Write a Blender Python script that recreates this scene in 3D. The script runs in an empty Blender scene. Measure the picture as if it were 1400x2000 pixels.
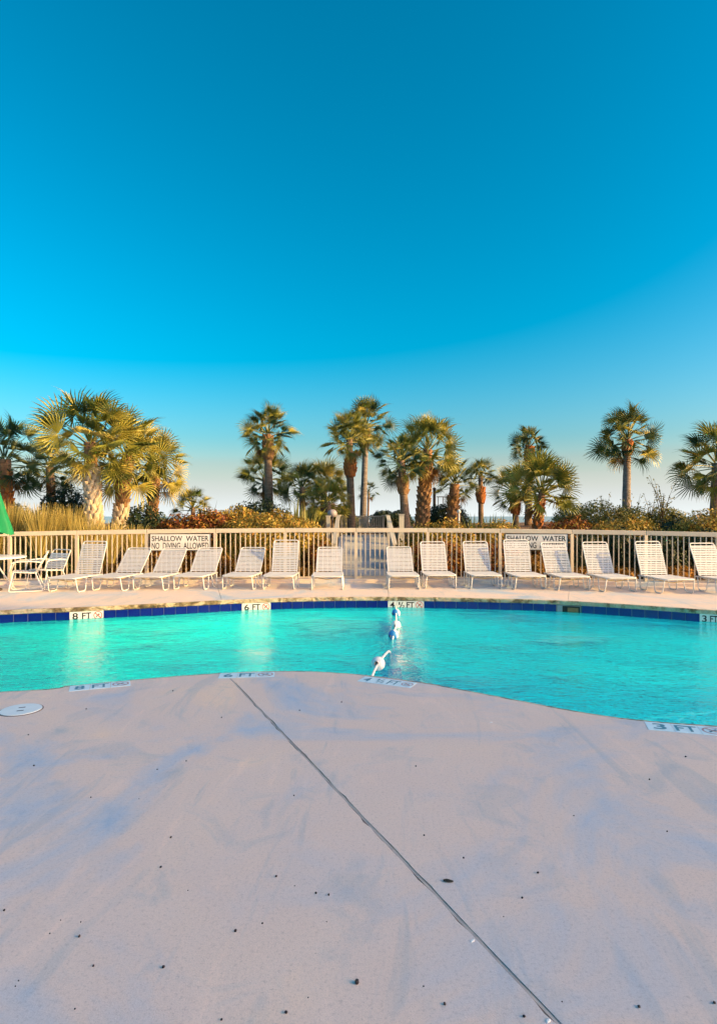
import bpy, bmesh, math, random
import numpy as np
from mathutils import Vector, Matrix, geometry

random.seed(7)
R = math.radians
SC = bpy.context.scene
COL = SC.collection

# ------------------------------------------------------------------ camera
H, F, YH = 1.6, 1200.0, 1008.0          # eye height, focal length and horizon row (photo pixels)
cam_d = bpy.data.cameras.new('camera')
cam = bpy.data.objects.new('camera', cam_d)
COL.objects.link(cam)
cam.location = (0, 0, H)
cam.rotation_euler = (R(90), 0, 0)
cam_d.sensor_fit = 'VERTICAL'
cam_d.sensor_height = 24
cam_d.lens = 24 * F / 2000
cam_d.shift_y = (YH - 1000) / 2000
cam_d.clip_start = 0.05
cam_d.clip_end = 9000
SC.camera = cam

# ------------------------------------------------------------------ sky and sun
SUN_EL, SUN_AZ = R(20), R(108)          # azimuth clockwise from the view direction
W = bpy.data.worlds.new('World')
SC.world = W
W.use_nodes = True
nt = W.node_tree
bg = nt.nodes['Background']
sky = nt.nodes.new('ShaderNodeTexSky')
sky.sky_type = 'NISHITA'
sky.sun_disc = False
sky.sun_elevation = SUN_EL
sky.sun_rotation = SUN_AZ
sky.air_density = 1.0
sky.dust_density = 3.4
sky.ozone_density = 2.2
gam = nt.nodes.new('ShaderNodeGamma')
gam.inputs[1].default_value = 1.28
hs = nt.nodes.new('ShaderNodeHueSaturation')
hs.inputs['Hue'].default_value = 0.470
hs.inputs['Saturation'].default_value = 1.55
nt.links.new(sky.outputs[0], gam.inputs[0])
nt.links.new(gam.outputs[0], hs.inputs['Color'])
# pale sea haze along the horizon, all the way round
geo = nt.nodes.new('ShaderNodeTexCoord')
sep = nt.nodes.new('ShaderNodeSeparateXYZ')
nt.links.new(geo.outputs['Generated'], sep.inputs[0])
mr = nt.nodes.new('ShaderNodeMapRange')
mr.interpolation_type = 'SMOOTHSTEP'
mr.inputs['From Min'].default_value = -0.02
mr.inputs['From Max'].default_value = 0.13
mr.inputs['To Min'].default_value = 0.95
mr.inputs['To Max'].default_value = 0.0
nt.links.new(sep.outputs['Z'], mr.inputs[0])
hz = nt.nodes.new('ShaderNodeMix')
hz.data_type = 'RGBA'
hz.inputs[7].default_value = (5.6, 6.0, 6.0, 1)
nt.links.new(mr.outputs[0], hz.inputs[0])
nt.links.new(hs.outputs[0], hz.inputs[6])
nt.links.new(hz.outputs[2], bg.inputs[0])
bg.inputs[1].default_value = 0.0925

sun_dir = Vector((math.sin(SUN_AZ) * math.cos(SUN_EL), math.cos(SUN_AZ) * math.cos(SUN_EL), math.sin(SUN_EL)))
sd = bpy.data.lights.new('sun', 'SUN')
sd.energy = 3.7
sd.angle = R(0.5)
sd.color = (1.0, 0.66, 0.20)
so = bpy.data.objects.new('sun', sd)
COL.objects.link(so)
so.rotation_euler = (-sun_dir).to_track_quat('-Z', 'Y').to_euler()
so.location = (30, -10, 20)

SC.view_settings.view_transform = 'Standard'
SC.view_settings.look = 'None'
SC.view_settings.exposure = 0.95
SC.view_settings.gamma = 1.0
SC.render.engine = 'CYCLES'
SC.cycles.max_bounces = 14
SC.cycles.diffuse_bounces = 5
SC.cycles.glossy_bounces = 6
SC.cycles.transmission_bounces = 10
SC.cycles.transparent_max_bounces = 8
SC.cycles.caustics_refractive = True
SC.cycles.use_denoising = True


# ------------------------------------------------------------------ helpers
def gp(x, y, z=0.0):                     # photo pixel -> point on the level plane z
    Y = (H - z) * F / (y - YH)
    return Vector(((x - 700) * Y / F, Y, z))


def at(x, y, Y):                         # photo pixel -> point at distance Y
    return Vector(((x - 700) * Y / F, Y, H - (y - YH) * Y / F))


def px(x, Y):
    return (x - 700) * Y / F


class MB:
    def __init__(self):
        self.v, self.f = [], []

    def face(self, pts):
        n = len(self.v)
        self.v += [tuple(p) for p in pts]
        self.f.append(tuple(range(n, n + len(pts))))

    def box(self, c, s, rot=None):
        n = len(self.v)
        for dx in (-.5, .5):
            for dy in (-.5, .5):
                for dz in (-.5, .5):
                    p = Vector((dx * s[0], dy * s[1], dz * s[2]))
                    if rot is not None:
                        p = rot @ p
                    self.v.append(tuple(Vector(c) + p))
        for q in ((0, 1, 3, 2), (4, 6, 7, 5), (0, 4, 5, 1), (2, 3, 7, 6), (0, 2, 6, 4), (1, 5, 7, 3)):
            self.f.append(tuple(n + i for i in q))
        return self

    def bar(self, a, b, w, h, up=(0, 0, 1)):  # rectangular bar from a to b
        a, b = Vector(a), Vector(b)
        d = (b - a)
        x = d.normalized()
        u = Vector(up)
        y = u.cross(x)
        if y.length < 1e-4:
            y = Vector((0, 1, 0)).cross(x)
        y.normalize()
        z = x.cross(y)
        m = Matrix((x, y, z)).transposed()
        return self.box((a + b) / 2, (d.length, w, h), m)

    def tube(self, pts, r, seg=8, closed=False, cap=True):
        pts = [Vector(p) for p in pts]
        n0 = len(self.v)
        N = len(pts)
        rr = r if isinstance(r, (list, tuple)) else [r] * N
        prev = None
        for i, p in enumerate(pts):
            if closed:
                t = pts[(i + 1) % N] - pts[i - 1]
            else:
                t = pts[min(i + 1, N - 1)] - pts[max(i - 1, 0)]
            t.normalize()
            if prev is None:
                u = t.cross(Vector((0, 0, 1)))
                if u.length < 1e-3:
                    u = t.cross(Vector((1, 0, 0)))
            else:
                u = prev - t * prev.dot(t)
            u.normalize()
            prev = u
            w = t.cross(u)
            for k in range(seg):
                a = 2 * math.pi * k / seg
                self.v.append(tuple(p + (u * math.cos(a) + w * math.sin(a)) * rr[i]))
        M = N if closed else N - 1
        for i in range(M):
            for k in range(seg):
                a = n0 + i * seg + k
                b = n0 + i * seg + (k + 1) % seg
                c = n0 + ((i + 1) % N) * seg + (k + 1) % seg
                d = n0 + ((i + 1) % N) * seg + k
                self.f.append((a, b, c, d))
        if cap and not closed:
            self.f.append(tuple(n0 + k for k in range(seg))[::-1])
            self.f.append(tuple(n0 + (N - 1) * seg + k for k in range(seg)))
        return self

    def lathe(self, prof, seg=24, c=(0, 0, 0)):  # prof of (r, z)
        n0 = len(self.v)
        for r, z in prof:
            for k in range(seg):
                a = 2 * math.pi * k / seg
                self.v.append((c[0] + r * math.cos(a), c[1] + r * math.sin(a), c[2] + z))
        for i in range(len(prof) - 1):
            for k in range(seg):
                self.f.append((n0 + i * seg + k, n0 + i * seg + (k + 1) % seg,
                               n0 + (i + 1) * seg + (k + 1) % seg, n0 + (i + 1) * seg + k))
        return self

    def mesh(self, name, m, smooth=False):
        me = bpy.data.meshes.new(name)
        me.from_pydata(self.v, [], self.f)
        if m is not None:
            me.materials.append(m)
        if smooth:
            me.polygons.foreach_set('use_smooth', [True] * len(me.polygons))
        me.update()
        return me

    def build(self, name, m, parent=None, smooth=False, loc=None):
        return link(name, self.mesh(name, m, smooth), parent, loc)


def link(name, me, parent=None, loc=None, rot=None):
    o = bpy.data.objects.new(name, me)
    COL.objects.link(o)
    if parent is not None:
        o.parent = parent
    if loc is not None:
        o.location = loc
    if rot is not None:
        o.rotation_euler = rot
    return o


def empty(name, loc=(0, 0, 0), rz=0.0):
    o = bpy.data.objects.new(name, None)
    COL.objects.link(o)
    o.location = loc
    o.rotation_euler = (0, 0, rz)
    o.empty_display_size = .2
    return o


def tag(o, label=None, cat=None, group=None, kind=None):
    if label:
        o['label'] = label
    if cat:
        o['category'] = cat
    if group:
        o['group'] = group
    if kind:
        o['kind'] = kind
    return o


def copy_tree(o, parent=None):
    c = o.copy()
    COL.objects.link(c)
    if parent is not None:
        c.parent = parent
    for ch in KIDS.get(o.name, []):
        copy_tree(ch, c)
    return c


KIDS = {}


def note_kids(root):
    for o in [root] + list(root.children_recursive):
        KIDS[o.name] = list(o.children)


def np_mesh(name, V, Fq, m):
    me = bpy.data.meshes.new(name)
    V = np.asarray(V, dtype=np.float32)
    Fq = np.asarray(Fq, dtype=np.int32)
    nf, k = Fq.shape
    me.vertices.add(len(V))
    me.vertices.foreach_set('co', V.ravel())
    me.loops.add(nf * k)
    me.loops.foreach_set('vertex_index', Fq.ravel())
    me.polygons.add(nf)
    me.polygons.foreach_set('loop_start', np.arange(0, nf * k, k, dtype=np.int32))
    me.polygons.foreach_set('loop_total', np.full(nf, k, dtype=np.int32))
    me.materials.append(m)
    me.update(calc_edges=True)
    return me


# ------------------------------------------------------------------ materials
def newmat(name):
    m = bpy.data.materials.new(name)
    m.use_nodes = True
    n = m.node_tree
    return m, n, n.nodes['Principled BSDF']


def N(n, t, **kw):
    x = n.nodes.new(t)
    for k, v in kw.items():
        setattr(x, k, v)
    return x


def noise(n, scale, detail=4, rough=.55, coord='Object', stretch=None):
    tc = N(n, 'ShaderNodeTexCoord')
    t = N(n, 'ShaderNodeTexNoise')
    t.inputs['Scale'].default_value = scale
    t.inputs['Detail'].default_value = detail
    t.inputs['Roughness'].default_value = rough
    if stretch:
        mp = N(n, 'ShaderNodeMapping')
        mp.inputs['Scale'].default_value = stretch
        n.links.new(tc.outputs[coord], mp.inputs[0])
        n.links.new(mp.outputs[0], t.inputs['Vector'])
    else:
        n.links.new(tc.outputs[coord], t.inputs['Vector'])
    return t


def ramp(n, src, stops):
    r = N(n, 'ShaderNodeValToRGB')
    e = r.color_ramp.elements
    while len(e) < len(stops):
        e.new(.5)
    for i, (p, c) in enumerate(stops):
        e[i].position = p
        e[i].color = (*c, 1)
    n.links.new(src, r.inputs[0])
    return r


def mix(n, fac, a, b, mode='MIX'):
    x = N(n, 'ShaderNodeMix')
    x.data_type = 'RGBA'
    x.blend_type = mode
    for s, v in ((0, fac), (6, a), (7, b)):
        if hasattr(v, 'links'):
            n.links.new(v, x.inputs[s])
        elif isinstance(v, (tuple, list)):
            x.inputs[s].default_value = (*v, 1)
        else:
            x.inputs[s].default_value = v
    return x.outputs[2]


def bump(n, b, src, strength, dist=.01):
    x = N(n, 'ShaderNodeBump')
    x.inputs['Strength'].default_value = strength
    x.inputs['Distance'].default_value = dist
    n.links.new(src, x.inputs['Height'])
    n.links.new(x.outputs[0], b.inputs['Normal'])
    return x


def simple(name, c1, c2=None, scale=8, rough=.6, bmp=0, metal=0, spec=.4, coat=0):
    m, n, b = newmat(name)
    b.inputs['Roughness'].default_value = rough
    b.inputs['Metallic'].default_value = metal
    b.inputs['Specular IOR Level'].default_value = spec
    b.inputs['Coat Weight'].default_value = coat
    if c2 is None:
        c2 = tuple(x * .85 for x in c1)
    t = noise(n, scale)
    r = ramp(n, t.outputs[0], [(.3, c1), (.7, c2)])
    n.links.new(r.outputs[0], b.inputs['Base Color'])
    if bmp:
        bump(n, b, t.outputs[0], bmp)
    return m


def leafy(name, stops, trans=.35, rough=.5, per='island'):
    m, n, b = newmat(name)
    if per == 'island':
        g = N(n, 'ShaderNodeNewGeometry')
        src = g.outputs['Random Per Island']
    else:
        oi = N(n, 'ShaderNodeObjectInfo')
        src = oi.outputs['Random']
    r = ramp(n, src, stops)
    t = noise(n, 3, 2)
    v = mix(n, .5, r.outputs[0], ramp(n, t.outputs[0], [(.3, (.55, .55, .55)), (.7, (1.25, 1.25, 1.25))]).outputs[0], 'MULTIPLY')
    n.links.new(v, b.inputs['Base Color'])
    b.inputs['Roughness'].default_value = rough
    b.inputs['Specular IOR Level'].default_value = .35
    tr = N(n, 'ShaderNodeBsdfTranslucent')
    n.links.new(v, tr.inputs[0])
    ms = N(n, 'ShaderNodeMixShader')
    ms.inputs[0].default_value = trans
    out = n.nodes['Material Output']
    n.links.new(b.outputs[0], ms.inputs[1])
    n.links.new(tr.outputs[0], ms.inputs[2])
    n.links.new(ms.outputs[0], out.inputs[0])
    return m


def deck_material():
    m, n, b = newmat('painted_concrete')
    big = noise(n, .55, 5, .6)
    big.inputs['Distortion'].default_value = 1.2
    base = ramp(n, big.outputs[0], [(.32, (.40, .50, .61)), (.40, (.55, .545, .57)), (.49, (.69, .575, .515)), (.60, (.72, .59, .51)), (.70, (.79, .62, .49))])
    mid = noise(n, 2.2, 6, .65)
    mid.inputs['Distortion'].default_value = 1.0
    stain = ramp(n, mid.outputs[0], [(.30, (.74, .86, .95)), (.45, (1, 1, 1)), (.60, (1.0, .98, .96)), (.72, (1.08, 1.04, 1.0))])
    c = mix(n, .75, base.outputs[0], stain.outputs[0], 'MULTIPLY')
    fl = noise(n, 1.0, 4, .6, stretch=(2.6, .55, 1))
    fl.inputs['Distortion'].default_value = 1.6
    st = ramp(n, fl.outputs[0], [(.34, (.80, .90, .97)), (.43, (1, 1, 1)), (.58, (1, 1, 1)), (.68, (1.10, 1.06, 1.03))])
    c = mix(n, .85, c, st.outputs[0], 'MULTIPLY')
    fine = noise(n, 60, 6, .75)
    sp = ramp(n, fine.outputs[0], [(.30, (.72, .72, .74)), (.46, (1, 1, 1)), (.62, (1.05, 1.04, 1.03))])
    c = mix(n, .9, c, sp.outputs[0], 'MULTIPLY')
    gr = noise(n, 150, 4, .8)
    gs = ramp(n, gr.outputs[0], [(.30, (.66, .66, .68)), (.45, (.97, .97, .97)), (.65, (1.06, 1.05, 1.04))])
    c = mix(n, .8, c, gs.outputs[0], 'MULTIPLY')
    # small pits
    pit = N(n, 'ShaderNodeTexVoronoi')
    pit.inputs['Scale'].default_value = 14
    tc = N(n, 'ShaderNodeTexCoord')
    n.links.new(tc.outputs['Object'], pit.inputs['Vector'])
    pr = ramp(n, pit.outputs['Distance'], [(.0, (.5, .48, .46)), (.045, (.6, .58, .56)), (.07, (1, 1, 1))])
    pmask = noise(n, 3.1, 3)
    pm = ramp(n, pmask.outputs[0], [(.55, (0, 0, 0)), (.68, (1, 1, 1))])
    pp = mix(n, pm.outputs[0], (1, 1, 1), pr.outputs[0])
    c = mix(n, 1.0, c, pp, 'MULTIPLY')
    n.links.new(c, b.inputs['Base Color'])
    b.inputs['Roughness'].default_value = .72
    b.inputs['Specular IOR Level'].default_value = .25
    f2 = noise(n, 170, 5, .7)
    bump(n, b, f2.outputs[0], .35, .004)
    return m


def coping_material():
    m, n, b = newmat('weathered_coping')
    t = noise(n, 3.2, 6, .7)
    t.inputs['Distortion'].default_value = .8
    r = ramp(n, t.outputs[0], [(.36, (.07, .055, .03)), (.45, (.22, .17, .09)), (.52, (.48, .40, .27)), (.7, (.55, .47, .36))])
    tc = N(n, 'ShaderNodeTexCoord')
    f = noise(n, 40, 4, .7)
    c = mix(n, .6, r.outputs[0], ramp(n, f.outputs[0], [(.35, (.6, .6, .6)), (.6, (1.1, 1.1, 1.1))]).outputs[0], 'MULTIPLY')
    n.links.new(c, b.inputs['Base Color'])
    b.inputs['Roughness'].default_value = .85
    bump(n, b, t.outputs[0], .6, .02)
    return m


def water_material():
    m, n, b = newmat('pool_water')
    n.nodes.remove(b)
    tc = N(n, 'ShaderNodeTexCoord')
    mp = N(n, 'ShaderNodeMapping')
    mp.inputs['Scale'].default_value = (1.0, 1.5, 1)
    mp.inputs['Rotation'].default_value = (0, 0, R(12))
    n.links.new(tc.outputs['Object'], mp.inputs[0])
    a = N(n, 'ShaderNodeTexNoise')
    a.inputs['Scale'].default_value = 2.6
    a.inputs['Detail'].default_value = 4
    a.inputs['Distortion'].default_value = .6
    n.links.new(mp.outputs[0], a.inputs['Vector'])
    c = N(n, 'ShaderNodeTexNoise')
    c.inputs['Scale'].default_value = 10
    c.inputs['Detail'].default_value = 5
    c.inputs['Distortion'].default_value = .8
    n.links.new(mp.outputs[0], c.inputs['Vector'])
    # calmer and rougher patches on the surface
    w = N(n, 'ShaderNodeTexNoise')
    w.inputs['Scale'].default_value = .55
    w.inputs['Detail'].default_value = 2
    n.links.new(tc.outputs['Object'], w.inputs['Vector'])
    wr = N(n, 'ShaderNodeMapRange')
    wr.inputs['From Min'].default_value = .35
    wr.inputs['From Max'].default_value = .65
    wr.inputs['To Min'].default_value = .3
    wr.inputs['To Max'].default_value = 2.1
    n.links.new(w.outputs[0], wr.inputs[0])
    ad = N(n, 'ShaderNodeMath', operation='MULTIPLY_ADD')
    ad.inputs[1].default_value = .5
    n.links.new(c.outputs[0], ad.inputs[0])
    n.links.new(a.outputs[0], ad.inputs[2])
    mu = N(n, 'ShaderNodeMath', operation='MULTIPLY')
    n.links.new(ad.outputs[0], mu.inputs[0])
    n.links.new(wr.outputs[0], mu.inputs[1])
    bp = N(n, 'ShaderNodeBump')
    bp.inputs['Strength'].default_value = 1.0
    bp.inputs['Distance'].default_value = .085
    n.links.new(mu.outputs[0], bp.inputs['Height'])
    rf = N(n, 'ShaderNodeBsdfRefraction')
    rf.inputs['Color'].default_value = (.08, .95, 1.0, 1)
    rf.inputs['Roughness'].default_value = .0
    rf.inputs['IOR'].default_value = 1.33
    gl = N(n, 'ShaderNodeBsdfGlossy')
    gl.inputs['Roughness'].default_value = .01
    gl.inputs['Color'].default_value = (1, 1, 1, 1)
    fr = N(n, 'ShaderNodeFresnel')
    fr.inputs['IOR'].default_value = 1.27
    ms = N(n, 'ShaderNodeMixShader')
    under = N(n, 'ShaderNodeBsdfGlass')      # the surface seen from below
    under.inputs['Color'].default_value = (.4, 1.0, 1.0, 1)
    under.inputs['Roughness'].default_value = .0
    under.inputs['IOR'].default_value = 1.33
    geo_ = N(n, 'ShaderNodeNewGeometry')
    side = N(n, 'ShaderNodeMixShader')
    for x in (rf, gl, fr, under):
        n.links.new(bp.outputs[0], x.inputs['Normal'])
    n.links.new(fr.outputs[0], ms.inputs[0])
    tp = N(n, 'ShaderNodeBsdfTransparent')
    tp.inputs[0].default_value = (.16, .95, 1.0, 1)
    body = N(n, 'ShaderNodeMixShader')
    body.inputs[0].default_value = .30
    n.links.new(rf.outputs[0], body.inputs[1])
    n.links.new(tp.outputs[0], body.inputs[2])
    n.links.new(body.outputs[0], ms.inputs[1])
    body2 = N(n, 'ShaderNodeMixShader')
    body2.inputs[0].default_value = .36
    n.links.new(under.outputs[0], body2.inputs[1])
    n.links.new(tp.outputs[0], body2.inputs[2])
    n.links.new(gl.outputs[0], ms.inputs[2])
    n.links.new(geo_.outputs['Backfacing'], side.inputs[0])
    n.links.new(ms.outputs[0], side.inputs[1])
    n.links.new(body2.outputs[0], side.inputs[2])
    n.links.new(side.outputs[0], n.nodes['Material Output'].inputs[0])
    return m


def plaster_material():
    m, n, b = newmat('pool_plaster')
    tc = N(n, 'ShaderNodeTexCoord')
    sp = N(n, 'ShaderNodeSeparateXYZ')
    n.links.new(tc.outputs['Object'], sp.inputs[0])
    mr_ = N(n, 'ShaderNodeMapRange')
    mr_.inputs['From Min'].default_value = -5.5
    mr_.inputs['From Max'].default_value = 3.0
    n.links.new(sp.outputs['X'], mr_.inputs[0])
    base = ramp(n, mr_.outputs[0], [(0, (.44, .96, .84)), (.5, (.46, .95, .96)), (1, (.52, .94, .98))])
    t = noise(n, 1.3, 4)
    c = mix(n, .5, base.outputs[0], ramp(n, t.outputs[0], [(.3, (.86, .92, .92)), (.7, (1, 1, 1))]).outputs[0], 'MULTIPLY')
    n.links.new(c, b.inputs['Base Color'])
    b.inputs['Roughness'].default_value = .8
    b.inputs['Specular IOR Level'].default_value = .1
    return m


def bark_material(name, a, b_, c):
    m, n, b = newmat(name)
    t = noise(n, 6, 6, .7, stretch=(1, 1, 3.0))
    r = ramp(n, t.outputs[0], [(.3, a), (.5, b_), (.7, c)])
    n.links.new(r.outputs[0], b.inputs['Base Color'])
    b.inputs['Roughness'].default_value = .9
    bump(n, b, t.outputs[0], .8, .03)
    return m


def plank_material(name, c1, c2):
    m, n, b = newmat(name)
    oi = N(n, 'ShaderNodeObjectInfo')
    t = noise(n, 3, 6, .7, stretch=(2, 25, 25))
    r = ramp(n, t.outputs[0], [(.3, c1), (.7, c2)])
    v = ramp(n, oi.outputs['Random'], [(0, (.75, .75, .78)), (1, (1.15, 1.12, 1.1))])
    n.links.new(mix(n, 1, r.outputs[0], v.outputs[0], 'MULTIPLY'), b.inputs['Base Color'])
    b.inputs['Roughness'].default_value = .8
    bump(n, b, t.outputs[0], .4, .01)
    return m


def sand_material():
    m, n, b = newmat('planting_bed')
    t = noise(n, .8, 6, .65)
    r = ramp(n, t.outputs[0], [(.35, (.10, .045, .02)), (.5, (.17, .08, .03)), (.7, (.26, .17, .08))])
    f = noise(n, 25, 4, .7)
    c = mix(n, .7, r.outputs[0], ramp(n, f.outputs[0], [(.35, (.5, .5, .5)), (.65, (1.3, 1.3, 1.3))]).outputs[0], 'MULTIPLY')
    n.links.new(c, b.inputs['Base Color'])
    b.inputs['Roughness'].default_value = .95
    bump(n, b, f.outputs[0], .8, .05)
    return m


M = {}
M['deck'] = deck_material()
M['coping'] = coping_material()
M['water'] = water_material()
M['plaster'] = plaster_material()
M['grout'] = simple('tile_grout', (.30, .30, .34), None, 20, .9)
M['tile'] = simple('cobalt_tile', (.002, .004, .13), (.003, .008, .20), 6, .14, spec=.5, coat=.4)
M['lane'] = simple('navy_floor_tile', (.005, .03, .35), (.005, .04, .42), 6, .3)
M['marker'] = simple('white_ceramic', (.74, .74, .71), (.62, .63, .62), 9, .3)
M['marker_near'] = simple('bluish_white_ceramic', (.68, .86, .92), (.56, .74, .82), 14, .5)  # bluer copy of the white ceramic, for the near deck
M['ink'] = simple('black_paint', (.012, .012, .014), None, 30, .5)
M['ink_shaded'] = simple('shade_teal_paint', (.04, .20, .28), (.10, .30, .38), 30, .6)  # lettering colour with the near deck's shade put in as teal
M['red'] = simple('red_print', (.55, .08, .06), None, 20, .5)
M['red_worn'] = simple('faded_red_print', (.45, .30, .32), None, 20, .6)
M['white'] = simple('white_powder_coat', (.68, .67, .65), (.60, .59, .58), 12, .35)
M['strap'] = simple('white_vinyl', (.62, .63, .67), (.54, .55, .59), 5, .45)
M['brass'] = simple('tan_vinyl', (.62, .47, .22), (.5, .36, .16), 9, .5)
M['fence'] = simple('cream_powder_coat', (.61, .52, .41), (.54, .46, .36), 2.5, .5)
M['sign'] = simple('sign_enamel', (.70, .68, .66), (.60, .57, .55), 3, .45)
M['sealant'] = simple('joint_sealant', (.50, .45, .41), (.34, .31, .29), 14, .8, .4)
M['gap'] = simple('dark_joint', (.03, .028, .027), None, 20, .95)
M['lid'] = simple('lid_plastic', (.72, .80, .82), (.62, .72, .75), 6, .5)
M['lid_rim'] = simple('dark_rim', (.07, .07, .08), None, 10, .6)
M['seed'] = simple('dark_seed', (.010, .007, .012), (.025, .012, .015), 60, .45)
M['leaf_dark'] = simple('dead_leaf', (.012, .018, .014), None, 30, .7)
M['chip'] = simple('white_chip', (.8, .82, .82), None, 30, .6)
M['rope'] = simple('white_rope', (.82, .80, .74), (.70, .68, .62), 60, .8, .3)
M['float_white'] = simple('float_white_foam', (.85, .82, .80), (.78, .74, .72), 12, .55)
M['float_blue'] = simple('float_blue_foam', (.03, .22, .55), (.04, .26, .6), 12, .45)
M['bed'] = sand_material()
M['wood'] = plank_material('weathered_boards', (.34, .35, .37), (.48, .47, .46))
M['wood_warm'] = plank_material('painted_rail_wood', (.40, .38, .32), (.52, .49, .42))
M['trunk'] = bark_material('palm_bark', (.10, .065, .04), (.19, .125, .08), (.28, .20, .14))
M['trunk_grey'] = bark_material('grey_palm_bark', (.12, .10, .095), (.20, .17, .155), (.29, .26, .235))
M['trunk_red'] = bark_material('rusty_palm_fibre', (.13, .06, .03), (.26, .13, .06), (.36, .21, .10))
M['boot'] = simple('pale_leaf_base', (.60, .52, .40), (.42, .33, .22), 9, .85, .5)
M['boot_brown'] = simple('brown_leaf_base', (.32, .19, .085), (.18, .09, .04), 9, .85, .5)
M['boot_orange'] = simple('orange_leaf_base', (.42, .16, .04), (.22, .065, .018), 9, .85, .5)
M['frond'] = leafy('palm_frond', [(0, (.05, .085, .018)), (.35, (.19, .20, .03)), (.75, (.38, .33, .055)), (1, (.50, .41, .10))], .14, .38, 'object')
M['frond_dark'] = leafy('dark_palm_frond', [(0, (.018, .055, .022)), (.5, (.05, .09, .025)), (1, (.18, .18, .04))], .14, .45, 'object')  # darker frond copy, the shaded crowns' green put into its colour
M['frond_dry'] = leafy('dry_palm_frond', [(0, (.22, .11, .03)), (1, (.34, .22, .08))], .2, .7, 'object')
M['petiole'] = simple('leaf_stalk', (.16, .17, .05), None, 9, .5)
M['hedge_gold'] = leafy('golden_hedge_leaf', [(0, (.10, .10, .02)), (.3, (.32, .24, .04)), (.75, (.55, .39, .07)), (1, (.50, .22, .035))], .3)
M['hedge_red'] = leafy('red_hedge_leaf', [(0, (.04, .025, .012)), (.35, (.20, .05, .012)), (.65, (.34, .11, .02)), (1, (.52, .33, .05))], .3)
M['hedge_olive'] = leafy('olive_shrub_leaf', [(0, (.05, .08, .02)), (.6, (.19, .19, .04)), (1, (.36, .29, .07))], .3)
M['hedge_dark'] = leafy('dark_shrub_leaf', [(0, (.006, .018, .008)), (.6, (.018, .04, .014)), (1, (.06, .07, .02))], .15)  # dark green leaf, lowered further to carry hedge shadows behind the fence
M['bloom'] = leafy('amber_shrub_leaf', [(0, (.16, .06, .012)), (.5, (.42, .20, .03)), (1, (.55, .32, .06))], .35)
M['straw'] = leafy('straw_grass', [(0, (.24, .18, .04)), (.5, (.52, .42, .12)), (1, (.68, .56, .20))], .35)
M['yucca'] = leafy('yucca_blade', [(0, (.14, .17, .04)), (1, (.36, .34, .09))], .3)
M['twig'] = simple('twig', (.07, .05, .035), None, 20, .9)
M['green_canvas'] = simple('green_canvas', (.0, .22, .085), (.0, .17, .06), 3, .7)
M['table'] = simple('table_top', (.66, .70, .76), None, 6, .3)
M['stucco'] = simple('pale_stucco', (.62, .56, .48), (.56, .50, .43), 1.5, .9)
M['glass'] = simple('window_glass', (.03, .04, .05), None, 4, .08)
M['sea'] = simple('sea', (.02, .06, .09), (.03, .08, .11), .02, .15)
M['post'] = simple('dark_post', (.06, .05, .045), None, 9, .8)
M['globe'] = simple('white_globe', (.34, .30, .31), None, 9, .4)


# ------------------------------------------------------------------ pool outline
def catmull(P, per=12, closed=False):
    P = [Vector(p) for p in P]
    out = []
    n = len(P)
    rng = range(n) if closed else range(n - 1)
    for i in rng:
        g = (lambda k: P[k % n]) if closed else (lambda k: P[min(max(k, 0), n - 1)])
        a, b, c, d = g(i - 1), g(i), g(i + 1), g(i + 2)
        for k in range(per):
            t = k / per
            out.append(.5 * ((2 * b) + (c - a) * t + (2 * a - 5 * b + 4 * c - d) * t * t + (3 * b - a - 3 * c + d) * t ** 3))
    if not closed:
        out.append(P[-1])
    return out


far_px = [(0, 1192.5), (137, 1187), (270, 1181), (350, 1177), (472, 1171), (600, 1167.3), (700, 1166), (800, 1166.3),
          (912, 1168), (1050, 1171.5), (1150, 1176), (1300, 1185.5), (1400, 1192)]
near_px = [(0, 1350), (140, 1338), (300, 1323), (430, 1313.5), (520, 1310), (600, 1310), (700, 1316), (820, 1331), (900, 1345),
           (1000, 1364), (1100, 1383), (1200, 1399), (1300, 1409), (1400, 1416)]
farP = [gp(*p) for p in far_px]
nearP = [gp(*p) for p in near_px]
LEFT, RIGHT = Vector((-11.6, 7.0, 0)), Vector((12.0, 7.2, 0))
near_ctrl = [LEFT, Vector((-10.2, 4.9, 0)), Vector((-7.0, 5.0, 0))] + nearP + [Vector((5.0, 4.2, 0)), Vector((8.0, 4.1, 0)), Vector((11.0, 5.1, 0)), RIGHT]
far_ctrl = [RIGHT, Vector((10.8, 8.8, 0)), Vector((8.4, 9.7, 0))] + farP[::-1] + [Vector((-8.0, 9.5, 0)), Vector((-10.6, 8.6, 0)), LEFT]
loop = catmull(near_ctrl[:-1] + far_ctrl[:-1], 10, True)
iL = min(range(len(loop)), key=lambda i: (loop[i] - LEFT).length)
iR = min(range(len(loop)), key=lambda i: (loop[i] - RIGHT).length)
loop = loop[iL:] + loop[:iL]
iR = (iR - iL) % len(loop)
near = loop[:iR + 1]
far = loop[iR:] + [loop[0]]              # from the right end to the left end
far = far[::-1]                          # left to right


def offset_loop(P, d):                   # outward (away from the water) by d
    out = []
    n = len(P)
    for i in range(n):
        t = P[(i + 1) % n] - P[i - 1]
        t.z = 0
        t.normalize()
        out.append(P[i] + Vector((t.y, -t.x, 0)) * d)
    return out


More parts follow.
